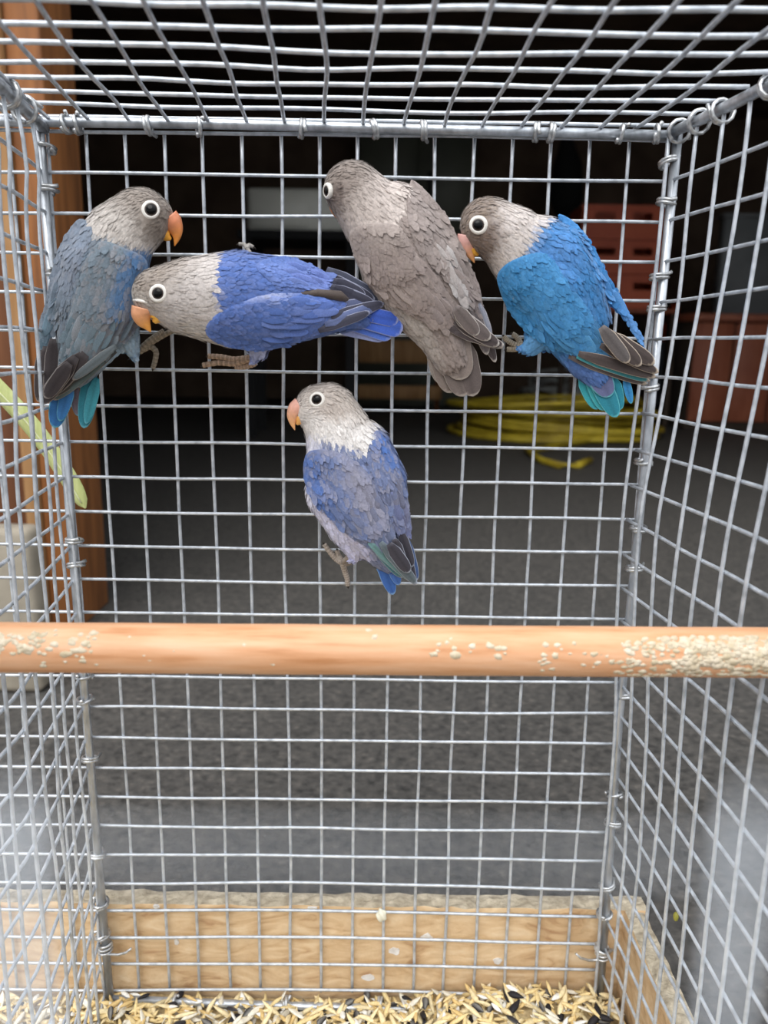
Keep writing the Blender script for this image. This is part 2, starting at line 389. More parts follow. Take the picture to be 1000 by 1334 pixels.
# ------------------------------------------------------------------ perch
py = -0.190
pl, pr = at_y(0, 843, py), at_y(1000, 850, py)
perch_r = 0.5*65.0/FPX*float((pl-CAM)@FW)
ax = pr-pl; ax = ax/np.linalg.norm(ax)
P = [pl + ax*t for t in np.linspace(-0.026, float(np.linalg.norm(pr-pl))+0.014, 40)]
perch = part('perch', *tube(P, perch_r*(1+0.006*np.sin(np.arange(40)*0.9)), 40), M['perch'])
tag(perch, 'round pale beech wood perch rod crossing the cage with dried droppings', 'perch')
V = []; F = []
def flake(V, F, c, n, t, s, h):
    b = np.cross(n, t); k = 7; o = len(V)
    V.append(c + n*h)
    for i in range(k):
        a = 6.283*i/k; q = s*rng.uniform(0.6, 1.2); V.append(c + q*(math.cos(a)*t + 0.7*math.sin(a)*b) + n*h*rng.uniform(0.3, 0.8))
    for i in range(k):
        a = 6.283*i/k; V.append(c + 1.15*(V[o+1+i]-c) - n*0.0012)
    for i in range(k):
        F.append((o, o+1+i, o+1+(i+1) % k)); F.append((o+1+i, o+1+k+i, o+1+k+(i+1) % k, o+1+(i+1) % k))
cl = []
for u0, u1, n_, v0, v1, ss in ((0, 70, 40, 818, 850, 1.0), (60, 140, 26, 818, 865, 1.0), (560, 660, 16, 825, 850, 0.9), (690, 800, 26, 830, 870, 0.8), (800, 900, 110, 822, 874, 0.9), (880, 1010, 330, 820, 872, 1.0), (480, 490, 3, 816, 830, 1.0), (805, 814, 18, 835, 868, 0.8), (140, 500, 6, 820, 870, .5)):
    for _ in range(n_): cl.append((rng.uniform(u0, u1), rng.uniform(v0, v1), ss))
tt = np.array(ax)
for u, v, ss in cl:
    q = at_y(u, v, py); along = float((q-pl)@ax); hgt = (847-v)/32.5
    a = math.asin(max(-0.98, min(0.98, hgt)))
    nrm = -FW*math.cos(a) + np.array([0, 0, 1])*math.sin(a); nrm -= ax*(nrm@ax); nrm /= np.linalg.norm(nrm)
    flake(V, F, pl+ax*along+nrm*perch_r*0.985, nrm, tt, rng.uniform(0.0010, 0.0028)*ss, rng.uniform(0.0002, 0.0006))
cr_ = part('dried_droppings', np.array(V)-np.array(perch.location), F, M['crust'], perch, None); cr_['kind'] = 'stuff'
cr_['label'] = 'whitish dried droppings crusted on the rod'

# ------------------------------------------------------------------ lovebirds
bm = bmesh.new(); bmesh.ops.create_icosphere(bm, subdivisions=3, radius=1.0); bm.verts.index_update()
ICO_V = np.array([v.co[:] for v in bm.verts]); ICO_F = [tuple(v.index for v in f.verts) for f in bm.faces]; bm.free()

def smooth01(t): t = np.clip(t, 0, 1); return t*t*(3-2*t)
def hash2(x, y, s=0.35):
    return (np.sin(x*s*1.7+y*s*0.9)+np.sin(x*s*0.6-y*s*2.1+1.3)+np.sin(x*s*3.3+y*s*2.7+4.0))/3
def paint(ops, x, y):
    """colour of the plumage from patches laid over one another, in the bird's own plane"""
    c = np.zeros((len(x), 3))
    for op in ops:
        if op[0] == 'all': c[:] = lin(op[1]); continue
        if op[0] == 'half':                                   # beyond a line: point, direction, softness
            _, x0, y0, nx, ny, soft, col = op[:7]; jit = op[7] if len(op) > 7 else 3.0
            l = math.hypot(nx, ny); w = smooth01(((x-x0)*nx/l+(y-y0)*ny/l + jit*hash2(x, y))/soft+0.5)
            if len(op) > 8:                                   # curved boundary
                tx = (x-x0)*(-ny/l)+(y-y0)*nx/l
                w = smooth01(((x-x0)*nx/l+(y-y0)*ny/l + op[8]*tx*tx + jit*hash2(x, y))/soft+0.5)
            a = 1.0
        elif op[0] == 'blob':
            _, x0, y0, rx, ry, ang, soft, col, a = op
            ca, sa = math.cos(ang), math.sin(ang); dx, dy = x-x0, y-y0
            q = np.sqrt(((dx*ca+dy*sa)/rx)**2 + ((-dx*sa+dy*ca)/ry)**2) + 0.10*hash2(x, y)
            w = 1-smooth01((q-1+soft)/(2*soft))
        elif op[0] == 'mottle':
            _, sc, col, a = op[:4]; ax_ = op[4] if len(op) > 4 else (0, 1)
            l = math.hypot(*ax_); u_ = (x*ax_[0]+y*ax_[1])/l*0.30; v_ = (-x*ax_[1]+y*ax_[0])/l*1.25
            w = smooth01((hash2(u_, v_, sc)+hash2(v_+31, u_*0.7, sc*1.9))*0.9+0.35)
        w = (w*a)[:, None]; c = c*(1-w)+lin(col)*w
    return c

def chain_pts(chain):
    out = []
    for i in range(len(chain)-1):
        a = np.array(tuple(chain[i])+(0,)*(4-len(chain[i])), float); b = np.array(tuple(chain[i+1])+(0,)*(4-len(chain[i+1])), float)
        n = max(2, int(np.hypot(*(b-a)[:2])/max(2.5, 0.16*min(a[2], b[2])))+1)
        for t in np.linspace(0, 1, n, endpoint=False): out.append(a+(b-a)*t)
    a = tuple(chain[-1]); out.append(np.array(a+(0,)*(4-len(a)), float))
    return out

class Bird:
    def __init__(self, name, label, yb, centre, chains, k=0.86):
        self.P0 = at_y(centre[0], centre[1], yb); self.yb = yb
        self.n = (CAM-self.P0)/np.linalg.norm(CAM-self.P0); self.s = float((self.P0-CAM)@FW)/FPX
        self.k = k
        self.sph = []; self.tan = []
        for ch in chains:
            p = chain_pts(ch); q = np.array([a[:2] for a in p]); g = np.gradient(q, axis=0)
            self.sph += p; self.tan += list(g/(np.linalg.norm(g, axis=1)[:, None]+1e-9))
        self.sph = np.array(self.sph); self.tan = np.array(self.tan)
        self.label = label; self.name = name
        self.root = None
    def W(self, p):
        p = np.asarray(p, float).reshape(-1, 3)
        d = FW[None] + RT[None]*((p[:, 0:1]-500)/FPX) + UP[None]*((667-p[:, 1:2])/FPX)
        w = CAM[None] + d*((self.yb-CAM[1])/d[:, 1:2])
        return w + self.n[None]*p[:, 2:3]*self.s
    def start(self, foot):
        self.root = empty(self.name, at_y(foot[0], foot[1], -0.004)); tag(self.root, self.label, 'bird', 'lovebirds clinging to the back mesh')
    def h(self, x, y, out=None):
        x = np.asarray(x, float); y = np.asarray(y, float)
        S = self.sph; d2 = (x[:, None]-S[None, :, 0])**2+(y[:, None]-S[None, :, 1])**2
        q = S[None, :, 2]**2-d2
        hh = np.where(q > 0, self.k*np.sqrt(np.maximum(q, 0))+S[None, :, 3], -1e3).max(1)
        if out is not None: hh = np.where(hh < -500, out, hh)
        return hh
    def normal(self, x, y):
        e = 3.0; a = self.h(np.array([x-e, x+e, x, x]), np.array([y, y, y-e, y+e]), -10)
        n = np.array([-(a[1]-a[0])/(2*e), -(a[3]-a[2])/(2*e), 1.0]); return n/np.linalg.norm(n)
    def flow(self, x, y):
        S = self.sph; d = np.hypot(x[:, None]-S[None, :, 0], y[:, None]-S[None, :, 1])/S[None, :, 2]
        w = np.exp(-(d*2.2)**2)+1e-9; f = w@self.tan; return f/(np.linalg.norm(f, axis=1)[:, None]+1e-9)
    # ---- body surface, one continuous mesh
    def body(self, ops, feathers=9000, flen=(9.0, 12.5), skip=()):
        V = []; F = []; o = 0
        for x, y, r, d in self.sph:
            V.append(ICO_V*np.array([r, r, r*self.k])+np.array([x, y, d])); F += [tuple(i+o for i in f) for f in ICO_F]; o += len(ICO_V)
        me = make_mesh('tmp', np.vstack(V), F); ob = bpy.data.objects.new('tmp', me); COL.objects.link(ob)
        md = ob.modifiers.new('r', 'REMESH'); md.mode = 'VOXEL'; md.voxel_size = 2.3
        sm = ob.modifiers.new('s', 'SMOOTH'); sm.factor = 0.5; sm.iterations = 9
        dg = bpy.context.evaluated_depsgraph_get(); dg.update()
        em = bpy.data.meshes.new_from_object(ob.evaluated_get(dg))
        n = len(em.vertices); co = np.empty(n*3); em.vertices.foreach_get('co', co); co = co.reshape(-1, 3)
        faces = [tuple(p.vertices) for p in em.polygons]
        pc = np.empty(len(faces)*3); em.polygons.foreach_get('center', pc); pc = pc.reshape(-1, 3)
        pn = np.empty(len(faces)*3); em.polygons.foreach_get('normal', pn); pn = pn.reshape(-1, 3)
        bpy.data.objects.remove(ob); bpy.data.meshes.remove(em); bpy.data.meshes.remove(me)
        fl = []
        for f in faces: fl.append(f[::-1])          # px space has y down: the map mirrors
        self.ops = ops
        part('body', self.W(co), fl, M['plume'], self.root, self.root, True, paint(ops, co[:, 0], co[:, 1]))
        idx = rng.integers(0, len(pc), feathers)
        c = pc[idx]+rng.normal(0, 0.6, (feathers, 3)); nn = pn[idx]
        keep = np.ones(feathers, bool)
        for sx, sy, srr in skip: keep &= np.hypot(c[:, 0]-sx, c[:, 1]-sy) > srr
        c, nn = c[keep], nn[keep]
        t = self.flow(c[:, 0], c[:, 1]); t3 = np.concatenate([t, np.zeros((len(t), 1))], 1)
        head = self.sph[0][:2]; dist = np.hypot(c[:, 0]-head[0], c[:, 1]-head[1])
        L = flen[0] + (flen[1]-flen[0])*smooth01((dist-30)/60)
        wr = 0.15+0.09*smooth01((dist-40)/50)
        o = self.feather_coat(c, nn, t3, L, paint(ops, c[:, 0], c[:, 1]), 'contour_feathers', self.root, 0.014, 0.07, 1.06, wr)
        o['kind'] = 'stuff'
    def feather_coat(self, c, n, t, L, col, name, parent, lift=0.012, var=0.06, tipgain=1.10, wr=0.26):
        n = n/np.linalg.norm(n, axis=1)[:, None]; t = t-n*(t*n).sum(1)[:, None]
        wr = np.broadcast_to(np.asarray(wr, float), (len(c),))
        ok = np.linalg.norm(t, axis=1) > 0.15; c, n, t, L, col, wr = c[ok], n[ok], t[ok], L[ok], col[ok], wr[ok]
        t = t/np.linalg.norm(t, axis=1)[:, None]
        b = np.cross(n, t)
        ang = rng.normal(0, 0.16, len(c)); t, b = t*np.cos(ang)[:, None]+b*np.sin(ang)[:, None], b*np.cos(ang)[:, None]-t*np.sin(ang)[:, None]
        L = (L*rng.uniform(0.75, 1.2, len(c)))[:, None]; Wd = L*wr[:, None]
        q = [c-0.25*n, c+0.35*L*t-Wd*b+0.04*n, c+0.35*L*t+Wd*b+0.04*n, c+0.42*L*t+(lift*0.7*L+0.12)*n,
             c+0.78*L*t-0.72*Wd*b+lift*0.8*L*n, c+0.78*L*t+0.72*Wd*b+lift*0.8*L*n, c+L*t+lift*L*n]
        V = np.stack(q, 1).reshape(-1, 3); N = len(c)
        base = np.array([(0, 3, 1), (0, 2, 3), (1, 3, 4), (3, 2, 5), (4, 3, 6), (3, 5, 6)])
        F = (np.arange(N)[:, None, None]*7+base[None]).reshape(-1, 3)
        C = np.repeat((col*(1+rng.normal(0, var, N))[:, None])[:, None, :], 7, 1)
        C[:, 6] *= tipgain; C[:, 4:6] *= 1+(tipgain-1)*0.5
        o = part(name, self.W(V), F, M['plume'], parent, self.root, True, np.clip(C.reshape(-1, 3), 0, 1))
        nw = RT[None]*n[:, 0:1]-UP[None]*n[:, 1:2]+self.n[None]*n[:, 2:3]      # soft plumage: shade like the skin below
        tw = RT[None]*t[:, 0:1]-UP[None]*t[:, 1:2]+self.n[None]*t[:, 2:3]
        bw = RT[None]*b[:, 0:1]-UP[None]*b[:, 1:2]+self.n[None]*b[:, 2:3]
        k = np.stack([nw-0.05*tw, nw-0.16*bw, nw+0.16*bw, nw, nw-0.12*bw+0.1*tw, nw+0.12*bw+0.1*tw, nw+0.14*tw], 1).reshape(-1, 3); k /= np.linalg.norm(k, axis=1)[:, None]
        o.data.normals_split_custom_set_from_vertices(k.tolist())
        return o
    # ---- wing shield following the body, closed solid
    def wing(self, poly, ops, axis, dt=8.0, lift=2.2, n=900, L=(13, 20), thick=3.0, label=None, smooth=26, tipgain=1.22, rows=(0.94, 0.84, 0.74, 0.64), rw=9.0, rl=38.0):
        poly = np.array(poly, float); pts = []
        for i in range(len(poly)):                       # round the outline
            p0, p1, p2, p3 = poly[i-1], poly[i], poly[(i+1) % len(poly)], poly[(i+2) % len(poly)]
            m_ = max(2, int(np.linalg.norm(p2-p1)/5))
            for t in np.linspace(0, 1, m_, endpoint=False):
                pts.append(0.5*((2*p1)+(p2-p0)*t+(2*p0-5*p1+4*p2-p3)*t*t+(3*p1-p0-3*p2+p3)*t**3))
        out = np.array(pts); nb = len(out)
        lo, hi = out.min(0), out.max(0); g = []
        for yy in np.arange(lo[1], hi[1], 4.0):
            for xx in np.arange(lo[0], hi[0], 4.0):
                g.append((xx+rng.uniform(-0.8, 0.8), yy+rng.uniform(-0.8, 0.8)))
        g = np.array(g)
        inside = np.zeros(len(g), bool); j = nb-1        # even-odd rule
        for i in range(nb):
            a, b = out[i], out[j]
            cond = ((a[1] > g[:, 1]) != (b[1] > g[:, 1]))
            xi = (b[0]-a[0])*(g[:, 1]-a[1])/(b[1]-a[1]+1e-12)+a[0]
            inside ^= cond & (g[:, 0] < xi); j = i
        g = g[inside]; dm = np.min(np.hypot(g[:, 0][:, None]-out[None, :, 0], g[:, 1][:, None]-out[None, :, 1]), 1); g = g[dm > 2.2]
        allp = [Vector(p) for p in np.vstack([out, g])]
        r = delaunay_2d_cdt(allp, [(i, (i+1) % nb) for i in range(nb)], [], 1, 1e-4)
        v2 = np.array([p[:] for p in r[0]]); tri = [tuple(f) for f in r[2]]
        hb = self.h(v2[:, 0], v2[:, 1], None); d = np.where(hb < -500, dt, np.maximum(hb, dt*0.6))
        nbr = [set() for _ in v2]
        for f in tri:
            for i in range(len(f)):
                nbr[f[i]].add(f[i-1]); nbr[f[i-1]].add(f[i])
        nbr = [list(s) if s else [i] for i, s in enumerate(nbr)]
        for _ in range(smooth): d = np.array([0.5*d[i]+0.5*d[nb_].mean() for i, nb_ in enumerate(nbr)])
        d = np.maximum(d, np.where(hb < -500, -1e3, hb+0.6))
        edge = np.min(np.hypot(v2[:, 0][:, None]-out[None, :, 0], v2[:, 1][:, None]-out[None, :, 1]), 1)
        d = d + lift*smooth01(edge/9.0)
        n_ = len(v2)
        topv = np.column_stack([v2, d]); botv = np.column_stack([v2, d-thick])
        F = []
        ef = {}
        for f in tri:
            a2 = sum(v2[f[i]][0]*v2[f[(i+1) % len(f)]][1]-v2[f[(i+1) % len(f)]][0]*v2[f[i]][1] for i in range(len(f)))
            f = f if a2 < 0 else f[::-1]
            F.append(f); F.append(tuple(i+n_ for i in f[::-1]))
            for i in range(len(f)): ef[(f[i], f[(i+1) % len(f)])] = 1
        for a, b in list(ef):
            if (b, a) not in ef: F.append((a, a+n_, b+n_, b))
        V = np.vstack([topv, botv])
        w = part('wing', self.W(V), F, M['plume'], self.root, self.root, True, paint(ops, V[:, 0], V[:, 1]))
        if label: w['label'] = label
        # covert feathers
        ti = rng.integers(0, len(tri), n)
        P3 = np.array([topv[list(tri[i])[:3]] for i in ti]); bw = rng.dirichlet((1, 1, 1), n)
        c = (P3*bw[:, :, None]).sum(1); nn = np.cross(P3[:, 1]-P3[:, 0], P3[:, 2]-P3[:, 0]); nn *= np.sign(nn[:, 2:3]+1e-9)
        a = np.array(axis, float); a /= np.linalg.norm(a); t3 = np.tile(np.array([a[0], a[1], 0.0]), (n, 1))
        pr_ = c[:, :2]@a; pr_ = (pr_-pr_.min())/(np.ptp(pr_)+1e-6); Ls = L[0]+(L[1]-L[0])*pr_
        ed = np.min(np.hypot(c[:, 0][:, None]-out[None, :, 0], c[:, 1][:, None]-out[None, :, 1]), 1)
        Ls = np.where(ed < 5, np.minimum(Ls, 9), Ls)
        tp_ = c[:, :2]+a[None]*Ls[:, None]; ins = np.zeros(n, bool); j = nb-1
        for i in range(nb):
            cond = ((out[i][1] > tp_[:, 1]) != (out[j][1] > tp_[:, 1])); ins ^= cond & (tp_[:, 0] < (out[j][0]-out[i][0])*(tp_[:, 1]-out[i][1])/(out[j][1]-out[i][1]+1e-12)+out[i][0]); j = i
        Ls = np.where(ins, Ls, Ls*0.45)
        co = self.feather_coat(c, nn, t3, Ls, paint(ops, c[:, 0], c[:, 1]), 'covert_feathers', w, 0.010, 0.045, tipgain)
        co['kind'] = 'stuff'
        # rows of larger secondary coverts, overlapping towards the tip
        b_ = np.array([-a[1], a[0]]); al = out@a; bl = out@b_; a0, a1 = al.min(), al.max()
        def inside1(p):
            c_ = False; j = nb-1
            for i in range(nb):
                if (out[i][1] > p[1]) != (out[j][1] > p[1]) and p[0] < (out[j][0]-out[i][0])*(p[1]-out[i][1])/(out[j][1]-out[i][1]+1e-12)+out[i][0]: c_ = not c_
                j = i
            return c_
        for ri, fr in enumerate(rows):
            for bb in np.arange(bl.min()+4, bl.max(), rw):
                fl_ = rl*rng.uniform(0.85, 1.15); tip = a*(a0+(a1-a0)*fr+rng.normal(0, 2.5))+b_*(bb+rng.normal(0, 1.0)); base = tip-a*fl_+b_*rng.normal(0, 2)
                if not (inside1(tip) and inside1(base) and inside1(tip+b_*rw*0.4) and inside1(tip-b_*rw*0.4)): continue
                rr_ = np.linspace(0, 1, 6)[:, None]; q = base*(1-rr_)+tip*rr_
                dq = np.array([d[np.argmin((v2[:, 0]-p[0])**2+(v2[:, 1]-p[1])**2)] for p in q])
                cc = paint(ops, np.array([tip[0]]), np.array([tip[1]]))[0]*rng.uniform(0.88, 1.08)
                s255 = lambda v: tuple(255*np.where(np.clip(v, 0, 1) <= 0.0031308, np.clip(v, 0, 1)*12.92, 1.055*np.clip(v, 0, 1)**(1/2.4)-0.055))
                self.feather(base, tip, rw*1.5, dq[0]+0.3, dq[-1]+0.6+(len(rows)-ri)*0.4, s255(cc), s255(cc*1.2), w, name='covert_feather', point=0.5, surf=(v2, d, 0.5+(len(rows)-ri)*0.4), dark=0.9)
        return w
    # ---- one long feather with pale border
    def feather(self, a, b, w, d0, d1, col, edge, parent=None, bend=0.0, name='flight_feather', rim=0.86, stripe=None, point=0.6, follow=None, surf=None, dark=0.75):
        a = np.array(a, float); b = np.array(b, float); ln = np.linalg.norm(b-a); t_ = (b-a)/ln; s_ = np.array([-t_[1], t_[0]])
        rows = np.array([0, 0.12, 0.28, 0.45, 0.6, 0.72, 0.82, 0.89, 0.94, 0.975, 1.0]); cols = np.array([-1, -rim, -0.45, 0, 0.45, rim, 1])
        V = []; C = []; col = lin(col); edge = lin(edge)
        dl = d0+(d1-d0)*rows
        if follow is not None:
            q = a[None]+(b-a)[None]*rows[:, None]
            dl = np.maximum(dl, self.h(q[:, 0], q[:, 1], -100)+follow)
            for i in range(1, len(rows)-1): dl[i] = max(dl[i], dl[0]+(dl[-1]-dl[0])*rows[i])
            dl[1:-1] = np.maximum(dl[1:-1], 0.5*(dl[:-2]+dl[2:]))
        if surf is not None:
            q = a[None]+(b-a)[None]*rows[:, None]
            dl = np.array([surf[1][np.argmin((surf[0][:, 0]-p[0])**2+(surf[0][:, 1]-p[1])**2)] for p in q])+surf[2]*np.minimum(1, 0.2+rows)
            dl[1:-1] = 0.5*dl[1:-1]+0.25*(dl[:-2]+dl[2:])
        for i, t in enumerate(rows):
            wd = 0.5*w*min(1, 0.45+t/0.25*0.55)*math.sqrt(max(0.0, 1-max(0, (t-point)/(1-point))**2.2))
            if t == 1: wd = 0.02*w
            ctr = a+(b-a)*t+s_*bend*ln*math.sin(t*math.pi)*0.5
            for c in cols:
                q = ctr+s_*c*wd
                V.append((q[0], q[1], dl[i] - 0.9*c*c))
                e = 1.0 if abs(c) == 1 else (0.55 if abs(c) == rim and t > 0.9 else 0.0)
                if t > 0.97: e = 1.0
                if t < 0.15: e *= 0.3
                cc = col*(1-e)+edge*e
                if c == 0: cc = cc*dark
                if stripe is not None and c < -0.3 and e < 0.5: cc = lin(stripe)
                C.append(cc)
        nr, nc = len(rows), len(cols); o = nr*nc
        V = np.array(V); B = V.copy(); B[:, 2] -= 0.9
        F = []
        for i in range(nr-1):
            for j in range(nc-1):
                f = (i*nc+j, i*nc+j+1, (i+1)*nc+j+1, (i+1)*nc+j); F.append(f); F.append(tuple(k+o for k in f[::-1]))
        loop = [j for j in range(nc)]+[i*nc+nc-1 for i in range(1, nr)]+[(nr-1)*nc+j for j in range(nc-2, -1, -1)]+[i*nc for i in range(nr-2, 0, -1)]
        for i in range(len(loop)):
            p, q = loop[i], loop[(i+1) % len(loop)]; F.append((q, p, p+o, q+o))
        return part(name, self.W(np.vstack([V, B])), F, M['feather'], parent or self.root, self.root, True, np.vstack([C, C]))
    def fan(self, parent, lst, col, edge, name='flight_feather', **kw):
        for i, q in enumerate(lst):
            c = q[6] if len(q) > 6 else col
            self.feather((q[0], q[1]), (q[2], q[3]), q[4], q[5][0], q[5][1], c, edge, parent, name=name, follow=(2.5+2.2*i if name == 'flight_feather' else None), **kw)
    # ---- eye with bare white ring
    def eye(self, x, y, r, rp, both=True, nrm=None, d=None):
        for sgn in ((1, -1) if both else (1,)):
            n = self.normal(x, y) if nrm is None else np.array(nrm, float)/np.linalg.norm(nrm)
            n = n*0.55+np.array([0, 0, 1])*0.45 if nrm is None else n
            n = n/np.linalg.norm(n)
            dd = float(self.h(np.array([x]), np.array([y]), 0)[0]) if d is None else d
            u = np.cross(n, [0, 1, 0]); u /= np.linalg.norm(u); w = np.cross(n, u)
            fl = np.array([1, 1, sgn])
            def put(prof, nseg=24):
                V, F = lathe(prof, nseg); P_ = np.array([x, y, dd])+V[:, :1]*u+V[:, 1:2]*w+V[:, 2:3]*n
                return self.W(P_*fl), ([f[::-1] for f in F] if sgn > 0 else F)
            er = part('eye', *put([(rp*math.sin(a), 0.9+rp*0.5*math.cos(a)-0.1*rp) for a in np.linspace(1.75, 0.02, 9)]), M['eye'], self.root, self.root)
            rg = part('eye_ring', *put([(r*1.02, -3.5), (r*1.0, -0.4), (r*0.9, 0.9), (r*0.78, 1.4), (rp+0.3*(r-rp), 1.5), (rp*1.08, 1.0), (rp*0.9, 0.2)]), M['eyering'], er, self.root); rg['label'] = 'white bare eye ring'
            part('iris', *put([(rp*1.16, 0.2), (rp*1.13, 1.35), (rp*0.9, 1.5), (rp*0.7, 0.6)]), M['iris'], er, self.root)
    def beak(self, up, low, cu, ctip, cl, d=0.0, squash=0.8):
        for nm, pts, c0, c1 in (('upper_beak', up, cu, ctip), ('lower_beak', low, cl, cl)):
            p = np.array(pts, float); t = np.linspace(0, len(p)-1, 18)
            q = np.column_stack([np.interp(t, range(len(p)), p[:, i]) for i in range(3)])
            for _ in range(3): q[1:-1, :2] = 0.5*q[1:-1, :2]+0.25*(q[:-2, :2]+q[2:, :2])
            V, F = tube(np.column_stack([q[:, :2], np.full(len(q), 0.0)]), q[:, 2], 14)
            V[:, 2] = V[:, 2]*squash+d
            w = np.repeat(smooth01((np.linspace(0, 1, 18)-0.15)/0.75), 14)[:, None]
            part(nm, self.W(V), [f[::-1] for f in F], M['soft'], self.root, self.root, True, lin(c0)*(1-w)+lin(c1)*w)
    def foot(self, hip, ankle, toes, col=(150, 138, 124), r=3.0, claw=3.5):
        """shank from the belly to the ankle; toes lie on the wires of the back panel"""
        def wy(p, y=-0.0045): return at_y(p[0], p[1], y)
        hipw = self.W([hip])[0]; an = wy(ankle, -0.007)
        t = np.linspace(0, 1, 8)[:, None]; P_ = hipw*(1-t)+an*t; s = self.s
        def scaled(n): return 1+0.14*np.sin(np.arange(n)*2.4)
        V, F = tube(P_, r*1.05*s*scaled(8)*np.linspace(1.15, 1, 8), 9)
        sh = part('shank', V, F, M['scale'], self.root, self.root, True, np.tile(lin(col), (len(V), 1))*rng.uniform(0.8, 1.15, (len(V), 1)))
        for tp in toes:
            K = [an]+[wy(p, p[2] if len(p) > 2 else -0.0042) for p in tp]
            K = np.array(K); tt_ = np.linspace(0, len(K)-1, 28); P_ = np.column_stack([np.interp(tt_, range(len(K)), K[:, i]) for i in range(3)])
            for _ in range(5): P_[1:-1] = 0.5*P_[1:-1]+0.25*(P_[:-2]+P_[2:])
            rr = r*1.2*s*np.linspace(1.05, 0.78, 28)*(1+0.07*np.sin(np.arange(28)*2.2))
            V, F = tube(P_, rr, 9); cc = np.repeat(1.05+0.32*np.sin(np.arange(28)*2.2), 9)[:, None]
            to = part('toe', V, F, M['scale'], sh, self.root, True, lin(col)*cc)
            dr = P_[-1]-P_[-3]; dr /= np.linalg.norm(dr); Q = [P_[-1], P_[-1]+dr*claw*s*0.6+np.array([0, 0.4, -0.2])*claw*s*0.5, P_[-1]+dr*claw*s+np.array([0, 1.0, -0.7])*claw*s*0.7]
            V2, F2 = tube(Q, [r*s*0.5, r*s*0.36, r*s*0.08], 7)
            part('claw', V2, F2, M['scale'], self.root, self.root, True, np.tile(lin((58, 52, 48)), (len(V2), 1)))

def zc(ox, oy, sc):
    return lambda pts: [(p[0]/sc+ox, p[1]/sc+oy)+tuple(p[2:]) for p in pts]

PALE = (200, 194, 186)
# ---- bird 1: slate blue, at the left post
z1 = zc(0, 200, 3.336)
B = Bird('lovebird', 'slate blue lovebird with brown-grey head beside the left cage post', -0.033, (130, 380),
    [[(199, 282, 27), (180, 286.5, 43), (156, 307, 48), (134, 350, 57), (127, 392, 56), (118, 434, 45), (107, 466, 30), (101, 482, 21)],
     [(150, 405, 30), (165, 440, 17), (173, 458, 7)]])
B.start((200, 470))
head1 = [('all', (112, 127, 143)), ('blob', 185, 370, 30, 50, 0.2, 0.5, (66, 112, 166), 0.9), ('blob', 165, 450, 34, 26, -0.8, 0.4, (150, 176, 198), 1.0),
         ('half', 152, 318, 0.35, -1, 12, (204, 196, 190), 4, -0.003), ('half', 182, 293, 0.55, -0.8, 42, (148, 137, 129), 4),
         ('blob', 205, 293, 22, 24, 0, 0.6, (118, 106, 96), 0.8), ('mottle', 0.8, (150, 142, 136), 0.25)]
B.body(head1, skip=((194, 276, 12), (222, 297, 10)))
B.eye(194.2, 276.4, 12.2, 7.4)
B.beak([(218, 284, 14), (224, 291, 13.5), (229, 300, 9.5), (230, 310, 5), (226.6, 321, 0.5)], [(212, 303, 8.5), (217, 309.5, 6), (222, 312.5, 2)], (214, 134, 98), (236, 150, 66), (238, 168, 60), 7)
wl = [('all', (114, 128, 143)), ('blob', 95, 330, 22, 50, 0.3, 0.6, (128, 138, 156), 0.8), ('half', 60, 430, -0.2, 1, 60, (98, 126, 142)), ('mottle', 0.35, (136, 140, 150), 0.5, (-0.3, 1))]
w = B.wing(z1([(345,288),(280,370),(235,480),(200,640),(172,760),(168,880),(200,870),(240,770),(300,660),(330,540),(380,420),(400,330)]), wl, (-0.3, 1), dt=6, n=500)
dk = (58, 51, 53); ed = (146, 138, 134)
B.fan(w, [(54, 455, 51, 524, 15, (14, 4)), (60, 450, 56, 524, 14, (16, 6)), (70, 440, 64, 520, 18, (20, 9))], dk, ed)
w2o = [('all', (113, 127, 139)), ('blob', 175, 370, 24, 60, 0.25, 0.5, (72, 116, 166), 0.85), ('half', 100, 430, -0.3, 1, 60, (104, 124, 136)), ('mottle', 0.3, (146, 144, 148), 0.6, (-0.45, 1)), ('blob', 160, 425, 40, 12, -0.5, 0.6, (104, 98, 98), 0.6)]
w2 = B.wing(z1([(440,390),(540,420),(620,455),(640,510),(615,610),(606,700),(570,790),(490,860),(400,925),(330,952),(275,945),(255,895),(275,800),(310,680),(345,560),(380,460)]), w2o, (-0.45, 1), dt=14, n=900, L=(13, 24))
B.fan(w2, [(150, 455, 66, 516, 15, (26, 12), (84, 82, 80)), (135, 468, 70, 520, 13, (24, 10), (96, 110, 110)), (112, 458, 62, 512, 26, (36, 16)), (100, 462, 54, 524, 22, (38, 20)), (92, 470, 60, 516, 20, (40, 24)), (150, 448, 95, 492, 12, (34, 24), (92, 100, 104))], dk, ed)
B.fan(None, [(98, 505, 101, 542, 14, (0, -2), (122, 112, 124)), (120, 486, 109, 558, 25, (4, 0), (44, 122, 138)), (126, 492, 112, 552, 16, (8, 3), (60, 142, 156)), (84, 500, 71, 557, 27, (8, 3), (42, 100, 158)), (92, 498, 78, 548, 18, (12, 6), (54, 112, 170))], (44, 122, 138), (96, 168, 186), 'tail_feather', point=0.4)
B.foot((172, 452, -10), (181, 458), [[(198, 445), (216, 435), (233, 427)], [(196, 450), (204, 458), (202, 470), (199, 480)], [(192, 446, -0.008), (205, 436, -0.006), (213, 431)]], (150, 140, 126), 3.6)

